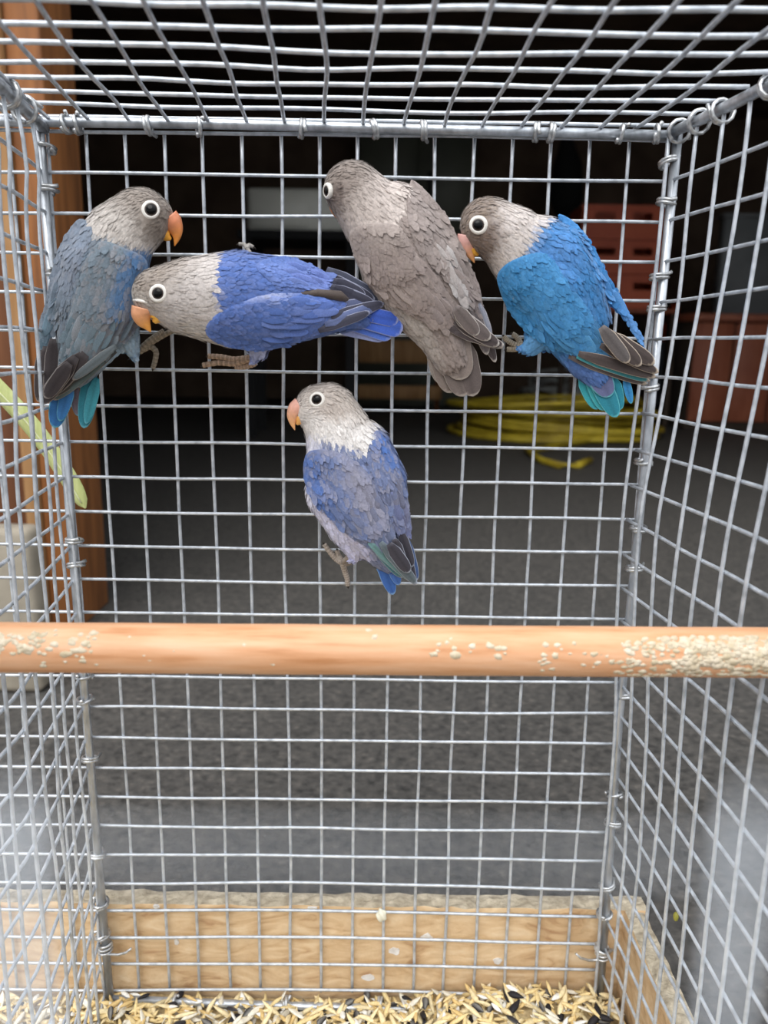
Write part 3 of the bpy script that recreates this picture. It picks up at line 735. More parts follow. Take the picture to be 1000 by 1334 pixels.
# ---- bird 2: cobalt, bending forward
z2 = zc(150, 280, 2.564)
B = Bird('lovebird', 'cobalt blue lovebird with pale grey head bending forward under another head', -0.046, (330, 395),
    [[(204, 381, 32, 8), (213, 383, 37, 8), (247.5, 386, 51, 5), (306, 389.5, 64), (353, 393, 60), (392, 397, 47), (431, 405, 30), (464, 412, 18)],
     [(330, 430, 26), (336, 452, 14), (332, 463, 7)]])
B.start((295, 477))
ops2 = [('all', (80, 108, 174)), ('half', 300, 452, -0.15, 1, 26, (184, 186, 212), 3), ('blob', 338, 458, 22, 16, 0, 0.4, (168, 176, 214), 1),
        ('half', 281, 385, -1, 0.10, 8, (198, 190, 186), 4, 0.0022), ('half', 225, 372, -0.8, -0.55, 50, (152, 140, 130), 4), ('blob', 178, 392, 16, 12, 0, 0.7, (190, 182, 174), 0.8),
        ('blob', 262, 435, 34, 12, 0.45, 0.5, (196, 190, 184), 0.8), ('mottle', 0.8, (150, 145, 150), 0.12)]
B.body(ops2, skip=((210, 382, 12), (190, 412, 13)))
B.eye(210.5, 382.6, 11.8, 6.6)
B.beak([(189, 401, 15), (187, 409, 14), (189.5, 418, 10), (194.5, 425, 5), (199, 432, 0.6)], [(206, 408, 10), (206.5, 415, 7.5), (203, 420, 2.5)], (222, 158, 118), (238, 164, 74), (240, 180, 76), 20)
part('cere', *[(B.W(v), f) for v, f in [tube([(177, 391, 24), (185, 391.5, 31), (196, 394, 33), (203, 398, 28)], [1.2, 2.0, 2.0, 1.2], 8)]][0], M['eyering'], B.root, B.root)
u2 = [('all', (88, 114, 178)), ('half', 400, 360, 0.8, 0.6, 90, (112, 130, 196)), ('mottle', 0.3, (108, 128, 186), 0.5, (1, 0.35))]
w = B.wing(z2([(470,170),(560,140),(660,172),(738,218),(752,242),(700,256),(610,256),(545,246),(500,215)]), u2, (1, 0.35), dt=8, n=420, L=(11, 20))
dk2 = (62, 62, 78); ed2 = (168, 172, 196)
B.fan(w, [(424, 352, 500, 394, 20, (10, 0), (70, 74, 92)), (418, 358, 488, 392, 18, (14, 3)), (432, 366, 474, 386, 17, (22, 12)), (436, 378, 486, 396, 15, (20, 10)), (428, 374, 480, 392, 14, (18, 9))], dk2, ed2)
n2 = [('all', (78, 106, 172)), ('half', 420, 400, 0.9, 0.2, 110, (96, 122, 198)), ('blob', 350, 384, 32, 7, -0.15, 0.7, (166, 174, 208), 0.9), ('mottle', 0.32, (108, 126, 182), 0.6, (1, 0.02))]
w2 = B.wing(z2([(430,290),(500,268),(600,262),(700,270),(752,288),(762,312),(725,358),(645,408),(560,438),(480,452),(400,442),(335,420),(306,382),(345,330)]), n2, (1, 0.02), dt=16, n=800, L=(11, 20))
B.fan(w2, [(440, 402, 486, 396, 20, (22, 8), (88, 96, 130)), (428, 412, 500, 395, 15, (24, 6)), (420, 422, 496, 396, 15, (24, 5), (96, 108, 150)), (412, 430, 480, 406, 12, (22, 6))], dk2, ed2)
part('inner_wing', *[(B.W(v), f) for v, f in [tube([(385, 384, 40), (410, 382, 34), (440, 386, 26), (452, 392, 16)], [4, 6, 7, 3], 8)]][0], M['feather'], B.root, B.root, True, np.tile(lin((86, 76, 72)), (32, 1)))
B.fan(None, [(430, 420, 505, 436, 26, (2, 0), (150, 160, 206)), (440, 412, 512, 436, 26, (5, 2), (78, 112, 200)), (450, 408, 524, 430, 26, (9, 4), (66, 100, 196)), (455, 404, 518, 418, 20, (12, 5), (58, 92, 190))], (66, 100, 190), (160, 170, 220), 'tail_feather', point=0.82)
B.foot((332, 460, -14), (324, 467), [[(305, 469), (288, 465), (271, 464)], [(306, 474), (285, 472), (264, 476)], [(332, 474), (318, 478), (306, 478)]], (172, 148, 128), 4.0)
B.foot((340, 350, -40), (322, 324), [[(318, 318), (311, 318)], [(324, 319), (330, 322)]], (150, 146, 142), 2.6)

# ---- bird 3: mauve grey, seen from behind
z3 = zc(400, 180, 3.571)
B = Bird('lovebird', 'mauve grey lovebird seen from behind with its head turned away', -0.037, (525, 350),
    [[(449, 252, 26), (459, 246, 38), (480, 270, 44), (503, 300, 50), (519, 318, 57), (526, 344, 58), (539, 372, 52), (557, 404, 42), (574, 434, 32), (586, 462, 25)],
     [(514, 274, 38), (530, 300, 44), (560, 340, 42), (582, 385, 34)]])
B.start((560, 440))
ops3 = [('all', (146, 133, 128)), ('half', 480, 312, -0.45, -1, 10, (204, 192, 186), 4, -0.004), ('half', 460, 262, -0.75, -0.6, 55, (136, 124, 117), 4), ('blob', 520, 400, 16, 40, -0.6, 0.6, (178, 170, 164), 0.7),
        ('blob', 548, 438, 14, 40, -0.5, 0.6, (190, 182, 176), 0.7), ('mottle', 0.7, (160, 148, 142), 0.3), ('blob', 437, 262, 10, 18, 0.2, 0.5, (112, 98, 92), 0.6)]
B.body(ops3, skip=((427, 250, 8),))
B.eye(427.5, 250.6, 10.5, 5.8, both=False, nrm=(-0.80, 0.06, 0.52), d=20)
B.beak([(437, 264, 7), (434.5, 270, 6.5), (436, 278, 3.5), (439, 285, 0.6)], [(441, 276, 5), (442, 281, 1.5)], (228, 160, 130), (232, 150, 80), (232, 160, 80), -2)
f3 = [('all', (150, 138, 134)), ('half', 600, 380, 0.5, 1, 60, (140, 128, 126)), ('blob', 588, 355, 7, 34, -0.35, 0.6, (196, 192, 192), 0.8), ('mottle', 0.35, (166, 154, 150), 0.4, (0.5, 1))]
w = B.wing(z3([(478,212),(492,200),(540,238),(620,330),(690,450),(750,580),(800,700),(812,800),(790,850),(740,800),(690,745),(655,670),(600,620),(520,530),(475,430),(462,310)]), f3, (0.5, 1), dt=10, n=620, L=(13, 24), tipgain=1.12)
dk3 = (78, 69, 70); ed3 = (206, 198, 192)
B.fan(w, [(612, 385, 634, 462, 16, (12, 4), (120, 112, 114)), (618, 400, 645, 472, 13, (10, 2)), (622, 395, 638, 440, 12, (14, 6), (150, 152, 166))], dk3, ed3)
n3 = [('all', (144, 131, 127)), ('half', 490, 320, -0.3, -1, 30, (158, 146, 141)), ('half', 590, 410, 0.6, 0.8, 40, (132, 121, 120)), ('mottle', 0.33, (160, 147, 141), 0.45, (0.75, 0.85))]
w2 = B.wing(z3([(205,440),(330,405),(430,425),(520,560),(600,640),(650,720),(715,800),(745,870),(720,895),(640,890),(560,860),(470,810),(380,750),(290,670),(232,570)]), n3, (0.75, 0.85), dt=18, n=950, L=(13, 26), tipgain=1.12)
B.fan(w2, [(575, 422, 654, 452, 13, (20, 10)), (590, 430, 655, 449, 14, (22, 12)), (590, 416, 648, 448, 19, (30, 18)), (588, 404, 636, 440, 21, (36, 24), (104, 94, 93)), (590, 398, 620, 434, 19, (40, 28), (112, 102, 100))], dk3, ed3)
B.fan(None, [(566, 440, 588, 512, 30, (6, 0), (128, 116, 110)), (580, 440, 604, 516, 34, (12, 4), (112, 101, 97)), (600, 440, 616, 516, 32, (12, 4), (96, 86, 84)), (590, 430, 600, 494, 38, (16, 10), (134, 122, 116)), (560, 440, 574, 500, 20, (2, -2), (150, 140, 134))], (120, 110, 105), (176, 166, 158), 'tail_feather', rim=0.94)
B.foot((550, 420, -30), (546, 432), [[(540, 434), (530, 433)], [(552, 436), (560, 436)]], (150, 140, 130), 3)

# ---- bird 4: turquoise blue, right
z4 = zc(580, 230, 3.333)
B = Bird('lovebird', 'bright turquoise blue lovebird with brown head near the right cage post', -0.035, (715, 380),
    [[(627, 299, 27, 4), (637, 294.5, 38, 4), (667, 312, 45, 2), (692, 342, 50), (700, 356, 52), (722, 376, 53), (736, 410, 47), (748, 440, 35), (762, 466, 27), (775, 484, 20)],
     [(700, 325, 46), (722, 334, 45), (745, 370, 40), (765, 410, 30)],
     [(708, 430, 24), (694, 450, 12), (684, 453, 6)]])
B.start((668, 440))
ops4 = [('all', (54, 122, 182)), ('blob', 660, 380, 22, 60, -0.3, 0.5, (40, 118, 176), 0.8), ('blob', 725, 330, 30, 30, 0, 0.7, (86, 140, 206), 0.7), ('blob', 696, 448, 18, 18, 0, 0.4, (98, 160, 214), 1.0), ('blob', 760, 490, 40, 26, 0.6, 0.5, (92, 120, 186), 0.8),
        ('half', 688, 318, -1, -0.55, 12, (204, 194, 189), 5, 0.0035), ('half', 648, 300, -1, -0.1, 40, (140, 124, 112), 4), ('blob', 634, 316, 22, 20, 0, 0.6, (112, 92, 80), 0.7), ('blob', 670, 322, 30, 14, -0.7, 0.6, (198, 188, 182), 0.6), ('mottle', 0.9, (120, 140, 170), 0.08)]
B.body(ops4, skip=((626, 296, 12), (608, 320, 10)))
B.eye(626, 296, 12.2, 6.8)
B.beak([(610, 308, 13), (608, 317, 12.5), (611, 327, 9), (615, 335, 4.6), (619, 343, 0.5)], [(617, 325, 7.5), (620.5, 330.5, 5), (624, 333, 1.5)], (218, 166, 158), (230, 160, 100), (232, 168, 60), 12)
f4 = [('all', (50, 122, 186)), ('half', 800, 400, 0.3, 1, 70, (96, 146, 206)), ('mottle', 0.35, (84, 146, 205), 0.4, (0.55, 1))]
w = B.wing(z4([(488,168),(560,200),(640,310),(700,420),(760,530),(820,640),(866,742),(830,705),(775,615),(715,560),(678,510),(640,420),(570,290)]), f4, (0.55, 1), dt=0, n=420, L=(11, 20))
mid = [('all', (38, 114, 196)), ('mottle', 0.4, (56, 128, 206), 0.5)]
n4 = [('all', (58, 126, 180)), ('blob', 662, 390, 26, 60, -0.35, 0.5, (44, 122, 178), 0.9), ('half', 770, 445, 0.6, 1, 60, (92, 158, 206)), ('mottle', 0.33, (80, 146, 198), 0.5, (0.8, 0.75))]
w2 = B.wing(z4([(232,425),(300,368),(430,340),(520,450),(620,580),(672,660),(722,722),(762,770),(738,792),(660,786),(560,770),(450,735),(340,660),(270,570),(238,490)]), n4, (0.8, 0.75), dt=8, n=950, L=(12, 24))
dk4 = (80, 70, 68); ed4 = (206, 190, 172)
B.fan(w2, [(740, 462, 842, 500, 13, (14, 2), (88, 78, 76)), (750, 462, 846, 496, 12, (18, 4), (70, 150, 160)), (752, 458, 853, 490, 15, (26, 10)), (780, 448, 856, 484, 15, (30, 14)), (785, 432, 850, 472, 21, (36, 20)), (784, 428, 832, 474, 20, (40, 26)), (780, 424, 816, 470, 19, (44, 30), (104, 98, 98))], dk4, ed4)
B.fan(None, [(758, 486, 778, 534, 22, (-2, -4), (60, 166, 178)), (768, 482, 786, 535, 22, (2, 0), (70, 176, 186)), (774, 484, 803, 543, 27, (8, 4), (44, 132, 152)), (796, 490, 808, 534, 20, (4, 0), (44, 138, 160)), (814, 492, 822, 526, 11, (2, 0), (58, 140, 200)), (770, 474, 794, 516, 32, (12, 8), (104, 110, 150))], (48, 150, 170), (104, 196, 206), 'tail_feather', point=0.4)
B.foot((688, 452, -12), (680, 453), [[(668, 448), (660, 443), (656, 438)], [(676, 444), (672, 438), (667, 435)], [(668, 455), (660, 455)]], (182, 172, 156), 3.6)

# ---- bird 5: pale-headed, alone below
z5 = zc(350, 480, 4.305)
B = Bird('lovebird', 'pale-headed grey-blue lovebird clinging alone below the other birds', -0.034, (460, 630),
    [[(407, 536, 22), (415, 533, 32), (427, 536, 37.5), (441, 564, 43), (447, 601, 48), (459, 622, 50), (462, 645, 49), (474, 670, 45), (487, 696, 34), (497, 716, 23), (503, 728, 16)],
     [(465, 590, 46), (485, 625, 44), (498, 670, 34)],
     [(440, 640, 42), (452, 684, 27), (462, 712, 15), (460, 722, 7)]])
B.start((450, 740))
ops5 = [('all', (102, 116, 156)), ('blob', 432, 668, 34, 60, -0.35, 0.35, (208, 208, 236), 1.0), ('blob', 460, 715, 18, 24, -0.5, 0.4, (198, 198, 228), 1.0), ('blob', 402, 600, 16, 46, 0, 0.5, (224, 224, 238), 1.0),
        ('half', 445, 582, 0.28, -1, 12, (222, 218, 216), 5, -0.001), ('half', 440, 545, 0.1, -1, 44, (206, 196, 189), 4), ('blob', 430, 522, 34, 20, 0.3, 0.6, (176, 164, 155), 0.75), ('blob', 432, 538, 16, 10, 0, 0.7, (172, 160, 152), 0.6), ('mottle', 0.9, (190, 182, 178), 0.25), ('blob', 508, 592, 20, 42, -0.4, 0.3, (82, 104, 158), 1.0)]
B.body(ops5, skip=((414, 524, 10), (386, 538, 9)))
B.eye(413.9, 523.7, 10.4, 5.9)
B.beak([(392, 530, 12.5), (386, 534, 11.5), (381.5, 542, 8.2), (381, 551, 4.2), (384.6, 561, 0.5)], [(392, 545, 7.5), (390, 550, 5), (387, 554, 1.4)], (234, 176, 158), (238, 176, 120), (238, 176, 100), 8)
r5 = [('all', (104, 116, 152)), ('blob', 500, 580, 12, 30, -0.6, 0.6, (70, 106, 172), 0.9), ('half', 520, 680, 0.2, 1, 60, (112, 118, 160)), ('mottle', 0.3, (140, 138, 152), 0.6, (0.35, 1))]
w = B.wing(z5([(600,356),(680,460),(740,600),(780,780),(797,900),(772,976),(740,960),(680,850),(620,740),(565,610),(545,500)]), r5, (0.35, 1), dt=10, n=450, L=(12, 22))
dk5 = (68, 66, 76); ed5 = (176, 184, 200)
B.fan(w, [(528, 700, 542, 756, 13, (12, 5), (64, 88, 134)), (522, 695, 540, 762, 12, (14, 6)), (520, 690, 536, 738, 14, (18, 10))], dk5, ed5)
l5 = [('all', (98, 113, 154)), ('blob', 405, 630, 20, 60, -0.25, 0.5, (72, 102, 164), 0.8), ('blob', 470, 640, 16, 60, -0.45, 0.6, (136, 134, 148), 0.8), ('half', 490, 690, 0.4, 1, 50, (112, 124, 158)), ('mottle', 0.3, (138, 138, 154), 0.6, (0.6, 1)), ('blob', 445, 580, 36, 12, 0, 0.6, (150, 148, 162), 0.6)]
w2 = B.wing(z5([(232,470),(330,462),(450,505),(560,600),(640,760),(690,880),(716,1000),(680,1026),(600,1020),(500,965),(400,890),(300,790),(230,700),(200,600),(203,520)]), l5, (0.6, 1), dt=20, n=950, L=(12, 24))
B.fan(w2, [(484, 706, 524, 752, 13, (12, 4), (86, 138, 150)), (480, 704, 540, 758, 13, (16, 5), (110, 148, 150)), (494, 704, 542, 760, 14, (22, 8), (100, 112, 120)), (505, 706, 532, 744, 17, (28, 18)), (512, 700, 524, 734, 14, (30, 20))], dk5, ed5)
B.fan(None, [(486, 712, 504, 756, 16, (0, -2), (96, 132, 184)), (494, 718, 512, 775, 20, (4, 0), (60, 100, 170)), (506, 722, 519, 762, 16, (8, 4), (70, 108, 176))], (60, 100, 170), (130, 168, 214), 'tail_feather', point=0.4)
B.foot((461, 720, -10), (446, 733), [[(438, 729), (430, 720), (422, 709)], [(441, 724), (439, 717)], [(449, 744), (452, 753), (453, 763)], [(452, 734), (457, 733)]], (168, 156, 146), 3.6)

# ------------------------------------------------------------------ seed litter on the cage floor
def spindle(L, W, H, n=7, k=6, bend=0.0, tip=0.9):
    V = []; F = []
    for i in range(n):
        t = i/(n-1); w = math.sin(math.pi*min(1, max(0.0, t))**tip)**0.8 if 0 < t < 1 else 0.04
        for j in range(k):
            a = 2*math.pi*j/k; V.append((L*(t-0.5), W*0.5*w*math.cos(a)+bend*L*math.sin(math.pi*t), H*0.5*w*math.sin(a)*(1 if math.sin(a) > 0 else 0.7)))
    for i in range(n-1):
        for j in range(k): F.append((i*k+j, i*k+(j+1) % k, (i+1)*k+(j+1) % k, (i+1)*k+j))
    return np.array(V), F
def seed_cols(V, base, k=6, stripes=None):
    c = np.tile(lin(base), (len(V), 1)); t = (V[:, 0]-V[:, 0].min())/np.ptp(V[:, 0])
    if stripes is not None:
        j = np.arange(len(V)) % k; c[j % 3 == 1] = lin(stripes)
    return np.clip(c, 0, 1)
def ground_h(x, y): return -0.6585 + 0.017*np.exp(-((x-0.35)/0.10)**2)*np.exp(-((y+0.02)/0.04)**2) + 0.004*np.exp(-((x-0.02)/0.05)**2)
KINDS = [('oat_grain', spindle(0.0150, 0.0037, 0.0030), (226, 202, 148), None), ('oat_grain', spindle(0.0165, 0.0040, 0.0030, bend=0.05), (234, 216, 172), None),
         ('oat_grain', spindle(0.0130, 0.0034, 0.0028, bend=-0.04), (212, 182, 124), None), ('oat_husk', spindle(0.0150, 0.0046, 0.0018, bend=0.03), (226, 220, 204), None),
         ('oat_husk', spindle(0.0110, 0.0040, 0.0020), (238, 236, 230), None), ('sunflower_seed', spindle(0.0120, 0.0056, 0.0036, tip=0.7), (46, 44, 48), (130, 128, 124)), ('sunflower_seed', spindle(0.0125, 0.0052, 0.0034, tip=0.7), (34, 32, 36), None)]
MESH = [make_mesh(n, v, f, M['seed'], True, seed_cols(v, c, 6, s)) for n, (v, f), c, s in KINDS]
LABK = ['plump straw yellow oat grain lying in the seed litter', 'long curved cream oat grain lying in the seed litter', 'short tan oat grain lying in the seed litter', 'long papery white oat husk lying in the seed litter', 'short broad white husk lying in the seed litter', 'black sunflower seed with grey stripes in the seed litter', 'plain black sunflower seed in the seed litter']
LAB = {'oat_grain': ('straw yellow oat grain lying in the seed litter', 'grain', 'oat grains in the litter'), 'oat_husk': ('papery white oat husk lying in the seed litter', 'husk', 'pale husks in the litter'),
       'sunflower_seed': ('dark sunflower seed lying in the seed litter', 'seed', 'sunflower seeds in the litter')}
from mathutils import Euler
def seed_pose(z_extra):
    return Euler((rng.normal(0, 0.5), rng.normal(0, 0.30), rng.uniform(0, 6.28)))
cnt = 0
for i in range(330):
    q = rng.random(); kd = 0 if q < .24 else 1 if q < .48 else 2 if q < .60 else 3 if q < .76 else 4 if q < .88 else 5 if q < .94 else 6
    x = rng.uniform(-0.045, 0.408); y = -0.012-0.068*rng.random()**1.2
    if x < 0.25 and y > -0.016: y -= 0.012
    o = bpy.data.objects.new(KINDS[kd][0], MESH[kd]); COL.objects.link(o)
    o.location = (x, y, float(ground_h(x, y))+0.0052+rng.uniform(0, 0.0035)); o.rotation_euler = seed_pose(0)
    o.scale = (rng.uniform(0.9, 1.3),)*3
    tag(o, LABK[kd], LAB[KINDS[kd][0]][1], LAB[KINDS[kd][0]][2]+(', striped' if kd == 5 else ', plain' if kd == 6 else ', '+LABK[kd].split()[0]))
VV = []; FF = []; CC = []; off = 0
N_ST = 5200
for i in range(N_ST):
    q = rng.random(); kd = 0 if q < .3 else 1 if q < .52 else 2 if q < .72 else 3 if q < .82 else 4 if q < .92 else 5 if q < .96 else 6
    x = rng.uniform(-0.20, 0.412); y = -0.002-0.12*rng.random() if i < 3600 else -0.12-0.36*rng.random()
    v = KINDS[kd][1][0]; R_ = np.array(seed_pose(0).to_matrix())
    s = rng.uniform(0.8, 1.25)
    VV.append((v*s)@R_.T + np.array([x, y, float(ground_h(x, y))+rng.uniform(-0.002, 0.005)])); FF += [tuple(a+off for a in f) for f in KINDS[kd][1][1]]; off += len(v)
    CC.append(seed_cols(v, KINDS[kd][2], 6, KINDS[kd][3])*rng.uniform(0.8, 1.1))
lit = part('seed_litter', np.vstack(VV), FF, M['seed'], None, None, True, np.clip(np.vstack(CC), 0, 1))
tag(lit, 'thick litter of oat husks and seeds covering the cage floor', 'seed litter', kind='stuff')
M['dust'] = noise_material('seed_dust', [(0.3, (150, 128, 92)), (0.7, (206, 186, 144))], (1, 1, 1), 300, 6, 0.95)
gx = np.linspace(-0.295, 0.416, 60); gy = np.linspace(FRONT+0.002, 0.003, 40)
V = [(x, y, float(ground_h(x, y))-0.002) for y in gy for x in gx]; n1 = len(V); V += [(x, y, -0.667) for y in gy for x in gx]
F = []
for j in range(39):
    for i in range(59):
        a = j*60+i; F.append((a, a+1, a+61, a+60)); F.append((a+n1+60, a+n1+61, a+n1+1, a+n1))
du = part('seed_dust', V, F, M['dust']); tag(du, 'fine chaff and dust layer beneath the seed litter', 'chaff', kind='stuff')
# bits stuck to the mesh
def blob(name, u, v, y, r, mat, label, cat):
    c = at_y(u, v, y); Vb = ICO_V*np.array([r*0.75, r*0.6, r])*(1+0.15*np.sin(ICO_V[:, :1]*5+ICO_V[:, 2:]*4)) + c
    tag(part(name, Vb, ICO_F, mat), label, cat)
M['olive'] = material('olive_dropping', (150, 146, 60), 0.6); M['whitish'] = material('white_chip', (226, 224, 206), 0.8)
c = at_z(880, 1194, -0.572)
pq = at_y(880, 1194, -0.115); V = ICO_V*np.array([0.0016, 0.002, 0.0032])+pq
tag(part('dropping', V, ICO_F, M['olive']), 'small olive yellow dropping stuck to the right mesh', 'dropping')
blob('husk_flake', 497, 1192, -0.003, 0.0055, M['whitish'], 'white husk flake caught on the back mesh above the board', 'husk')

# ------------------------------------------------------------------ pale green leaf outside the divider
a, b = at_y(-30, 480, 0.035), at_y(112, 662, 0.035)
t = np.linspace(0, 1, 26); V = []; F = []
sd = np.cross((b-a)/np.linalg.norm(b-a), np.array([0, 1.0, 0])); sd /= np.linalg.norm(sd)
for i, q in enumerate(t):
    w = 0.0068*math.sqrt(max(0.0, 1-max(0, (q-0.82)/0.18)**2))+0.0002
    cpt = a+(b-a)*q+sd*0.006*math.sin(q*math.pi)
    for c_ in (-1, -0.5, 0, 0.5, 1): V.append(cpt+sd*w*c_+np.array([0, -0.0022*(1-c_*c_), 0]))
nv = len(V); V += [v+np.array([0, 0.0006, 0]) for v in V]
for i in range(25):
    for j in range(4):
        k0 = i*5+j; F.append((k0, k0+1, k0+6, k0+5)); F.append((k0+nv+5, k0+nv+6, k0+nv+1, k0+nv))
    for j, s_ in ((0, 1), (4, -1)):
        k0 = i*5+j; F.append((k0, k0+5, k0+5+nv, k0+nv)[::s_])
leaf = part('leaf_blade', V, F, M['leaf']); tag(leaf, 'long pale green leaf blade leaning behind the left mesh', 'leaf')
R_ = [a+(b-a)*q+sd*0.006*math.sin(q*math.pi)+np.array([0, -0.0026, 0]) for q in t[:-1]]
rb = part('midrib', np.array(tube(R_, 0.0006, 6)[0])-np.array(leaf.location), tube(R_, 0.0006, 6)[1], M['leafrib'], leaf, None)

# ------------------------------------------------------------------ things inside the shed
def pxbox(u0, v0, u1, v1, y, depth): 
    p, q = at_y(u0, v1, y), at_y(u1, v0, y); return (p[0], y, p[2]), (q[0], y+depth, q[2])
M['yellow'] = noise_material('yellow_hose', [(0.3, (150, 128, 30)), (0.7, (206, 184, 56))], (1, 1, 1), 8, 3, 0.5)
M['greyrope'] = noise_material('grey_cable', [(0.3, (140, 142, 140)), (0.7, (190, 192, 188))], (1, 1, 1), 8, 3, 0.6)
M['crate'] = noise_material('orange_plastic', [(0.3, (186, 74, 36)), (0.7, (206, 92, 48))], (1, 1, 1), 4, 3, 0.5)
M['bench'] = noise_material('red_brown_panel', [(0.3, (150, 82, 58)), (0.7, (176, 104, 76))], (4, 4, 1), 4, 5, 0.6)
M['canister'] = noise_material('blue_grey_plastic', [(0.3, (138, 156, 172)), (0.7, (168, 182, 194))], (1, 1, 1), 3, 3, 0.5)
M['cap'] = material('orange_cap', (236, 92, 40), 0.45)
M['cabinet'] = noise_material('grey_green_metal', [(0.3, (84, 88, 78)), (0.7, (104, 106, 94))], (1, 1, 1), 3, 3, 0.5)
M['whitebox'] = noise_material('white_enamel', [(0.3, (206, 206, 196)), (0.7, (226, 226, 218))], (1, 1, 1), 3, 3, 0.4)
M['greypanel'] = noise_material('grey_panel', [(0.3, (100, 104, 106)), (0.7, (126, 130, 132))], (1, 1, 1), 3, 3, 0.6)
M['darkbag'] = material('black_fabric', (24, 24, 26), 0.9)
M['plank'] = M['brownwood']

def coil(name, cx, cy, rx, ry, turns, h, mat, label, r=0.012, loop=None):
    n = turns*26; A = np.linspace(0, turns*6.283, n); k = rng.uniform(0.72, 1.06, turns+2); kk = np.interp(A/6.283, range(turns+2), k)
    ox = np.interp(A/6.283, range(turns+2), rng.normal(0, 0.09, turns+2)); oy = np.interp(A/6.283, range(turns+2), rng.normal(0, 0.06, turns+2))
    z = GZ+r+h*(np.sin(A*0.37)*0.5+0.5)*(A/A[-1])**0.7+0.01*np.sin(A*2.2+1)
    P_ = np.stack([cx+rx*kk*np.cos(A)+ox*rx, cy+ry*kk*np.sin(A)+oy, np.maximum(z, GZ+r)], 1)
    if loop is not None: P_ = np.vstack([loop, P_])
    return tag(part(name, *tube(P_, r, 7), mat), label, 'hose' if 'hose' in name else 'cable')
f0 = at_z(705, 592, GZ); f1 = at_z(730, 612, GZ); f2 = at_z(775, 604, GZ)
c0 = at_z(735, 578, GZ)
hz = at_z(720, 566, GZ)
coil('hose_coil', hz[0], hz[1], 0.62, 0.5, 18, 0.24, M['yellow'], 'tangled yellow hose coil lying on the shed floor', 0.017,
     loop=np.array([at_z(u, v, GZ)+np.array([0, 0, 0.018]) for u, v in ((768, 604), (752, 611), (728, 611), (704, 604), (686, 592))]))
gz = at_y(735, 535, 6.5)
coil('cable_coil', gz[0], gz[1], 0.42, 0.26, 11, 0.42, M['greyrope'], 'heap of grey cable behind the yellow hose', 0.014)

wb = empty('workbench', at_y(950, 556, 5.0)); tag(wb, 'red brown workbench with panelled front in the shed', 'workbench')
p, q = at_y(906, 418, 5.0), at_y(1120, 418, 5.0)
def bp(name, lo, hi, mat, b=0.006, root=None): return part(name, *bevel_box(lo, hi, b, 1), mat, root, root)
bp('bench_top', (p[0]-0.03, 4.96, p[2]), (q[0], 5.6, p[2]+0.05), M['bench'], root=wb)
wdt = (q[0]-p[0])/4
for i in range(4): bp('front_panel', (p[0]+i*wdt+0.008, 5.0, GZ+0.06), (p[0]+(i+1)*wdt-0.008, 5.03, p[2]-0.01), M['bench'], root=wb)
bp('carcass', (p[0], 5.03, GZ), (q[0], 5.58, p[2]), M['darkwall'], root=wb)
sh = empty('shelf_unit', at_y(820, 550, 5.3)); tag(sh, 'dark wooden shelf stand carrying the orange crates', 'shelf')
p0, q0 = at_y(748, 402, 5.2), at_y(884, 402, 5.2); p0[2] = at_y(812, 402, 5.22)[2]
bp('shelf_board', (p0[0], 5.2, p0[2]-0.03), (q0[0], 5.62, p0[2]), M['bench'], root=sh)
for x in (p0[0]+0.02, q0[0]-0.02):
    for y in (5.23, 5.59): bp('leg', (x-0.02, y-0.02, GZ), (x+0.02, y+0.02, p0[2]-0.03), M['darkwall'], root=sh)
lv = [402, 357, 312, 266]
for i, lb in enumerate(('orange plastic crate standing directly on the shelf board', 'orange plastic crate in the middle of the crate stack', 'orange plastic crate on top of the crate stack')):
    a_, b_ = at_y(757, lv[i], 5.22), at_y(866, lv[i+1], 5.22); a_[2] = at_y(812, lv[i], 5.22)[2]; b_[2] = at_y(812, lv[i+1], 5.22)[2]
    cr0 = empty('storage_crate', (0.5*(a_[0]+b_[0]), 5.4, a_[2])); tag(cr0, lb, 'crate', 'orange crates stacked on the shelf')
    x0, x1, z0, z1_ = a_[0], b_[0], a_[2]+0.001, b_[2]-0.004
    hz_ = z0+(z1_-z0)*0.55; ht = (z1_-z0)*0.22; xm = [x0, x0+(x1-x0)*0.15, x0+(x1-x0)*0.40, x0+(x1-x0)*0.62, x0+(x1-x0)*0.86, x1]
    body = merge(box((x0, 5.22, z0), (x1, 5.235, hz_)), box((x0, 5.22, hz_+ht), (x1, 5.235, z1_)), box((xm[0], 5.22, hz_), (xm[1], 5.235, hz_+ht)), box((xm[2], 5.22, hz_), (xm[3], 5.235, hz_+ht)), box((xm[4], 5.22, hz_), (xm[5], 5.235, hz_+ht)),
                 box((x0, 5.235, z0), (x0+0.012, 5.58, z1_)), box((x1-0.012, 5.235, z0), (x1, 5.58, z1_)), box((x0, 5.58, z0), (x1, 5.595, z1_)), box((x0, 5.235, z0), (x1, 5.58, z0+0.012)))
    part('crate_body', *body, M['crate'], cr0, cr0, smooth=False)
    part('rim', *merge(box((x0-0.008, 5.212, z1_-0.03), (x1+0.008, 5.22, z1_-0.004)), box((x0-0.008, 5.22, z1_-0.03), (x0-0.0005, 5.595, z1_-0.004)), box((x1+0.0005, 5.22, z1_-0.03), (x1+0.008, 5.595, z1_-0.004))), M['crate'], cr0, cr0, smooth=False)
cb = at_z(867, 529, GZ); sc = float((cb-CAM)@FW)/FPX
cn = empty('canister', cb); tag(cn, 'blue grey plastic canister with orange cap on the shed floor', 'canister')
V, F = lathe([(19*sc, 0), (20*sc, 4*sc), (20*sc, 70*sc), (16*sc, 80*sc), (11*sc, 84*sc)], 20, cb); part('canister_body', V, F, M['canister'], cn, cn)
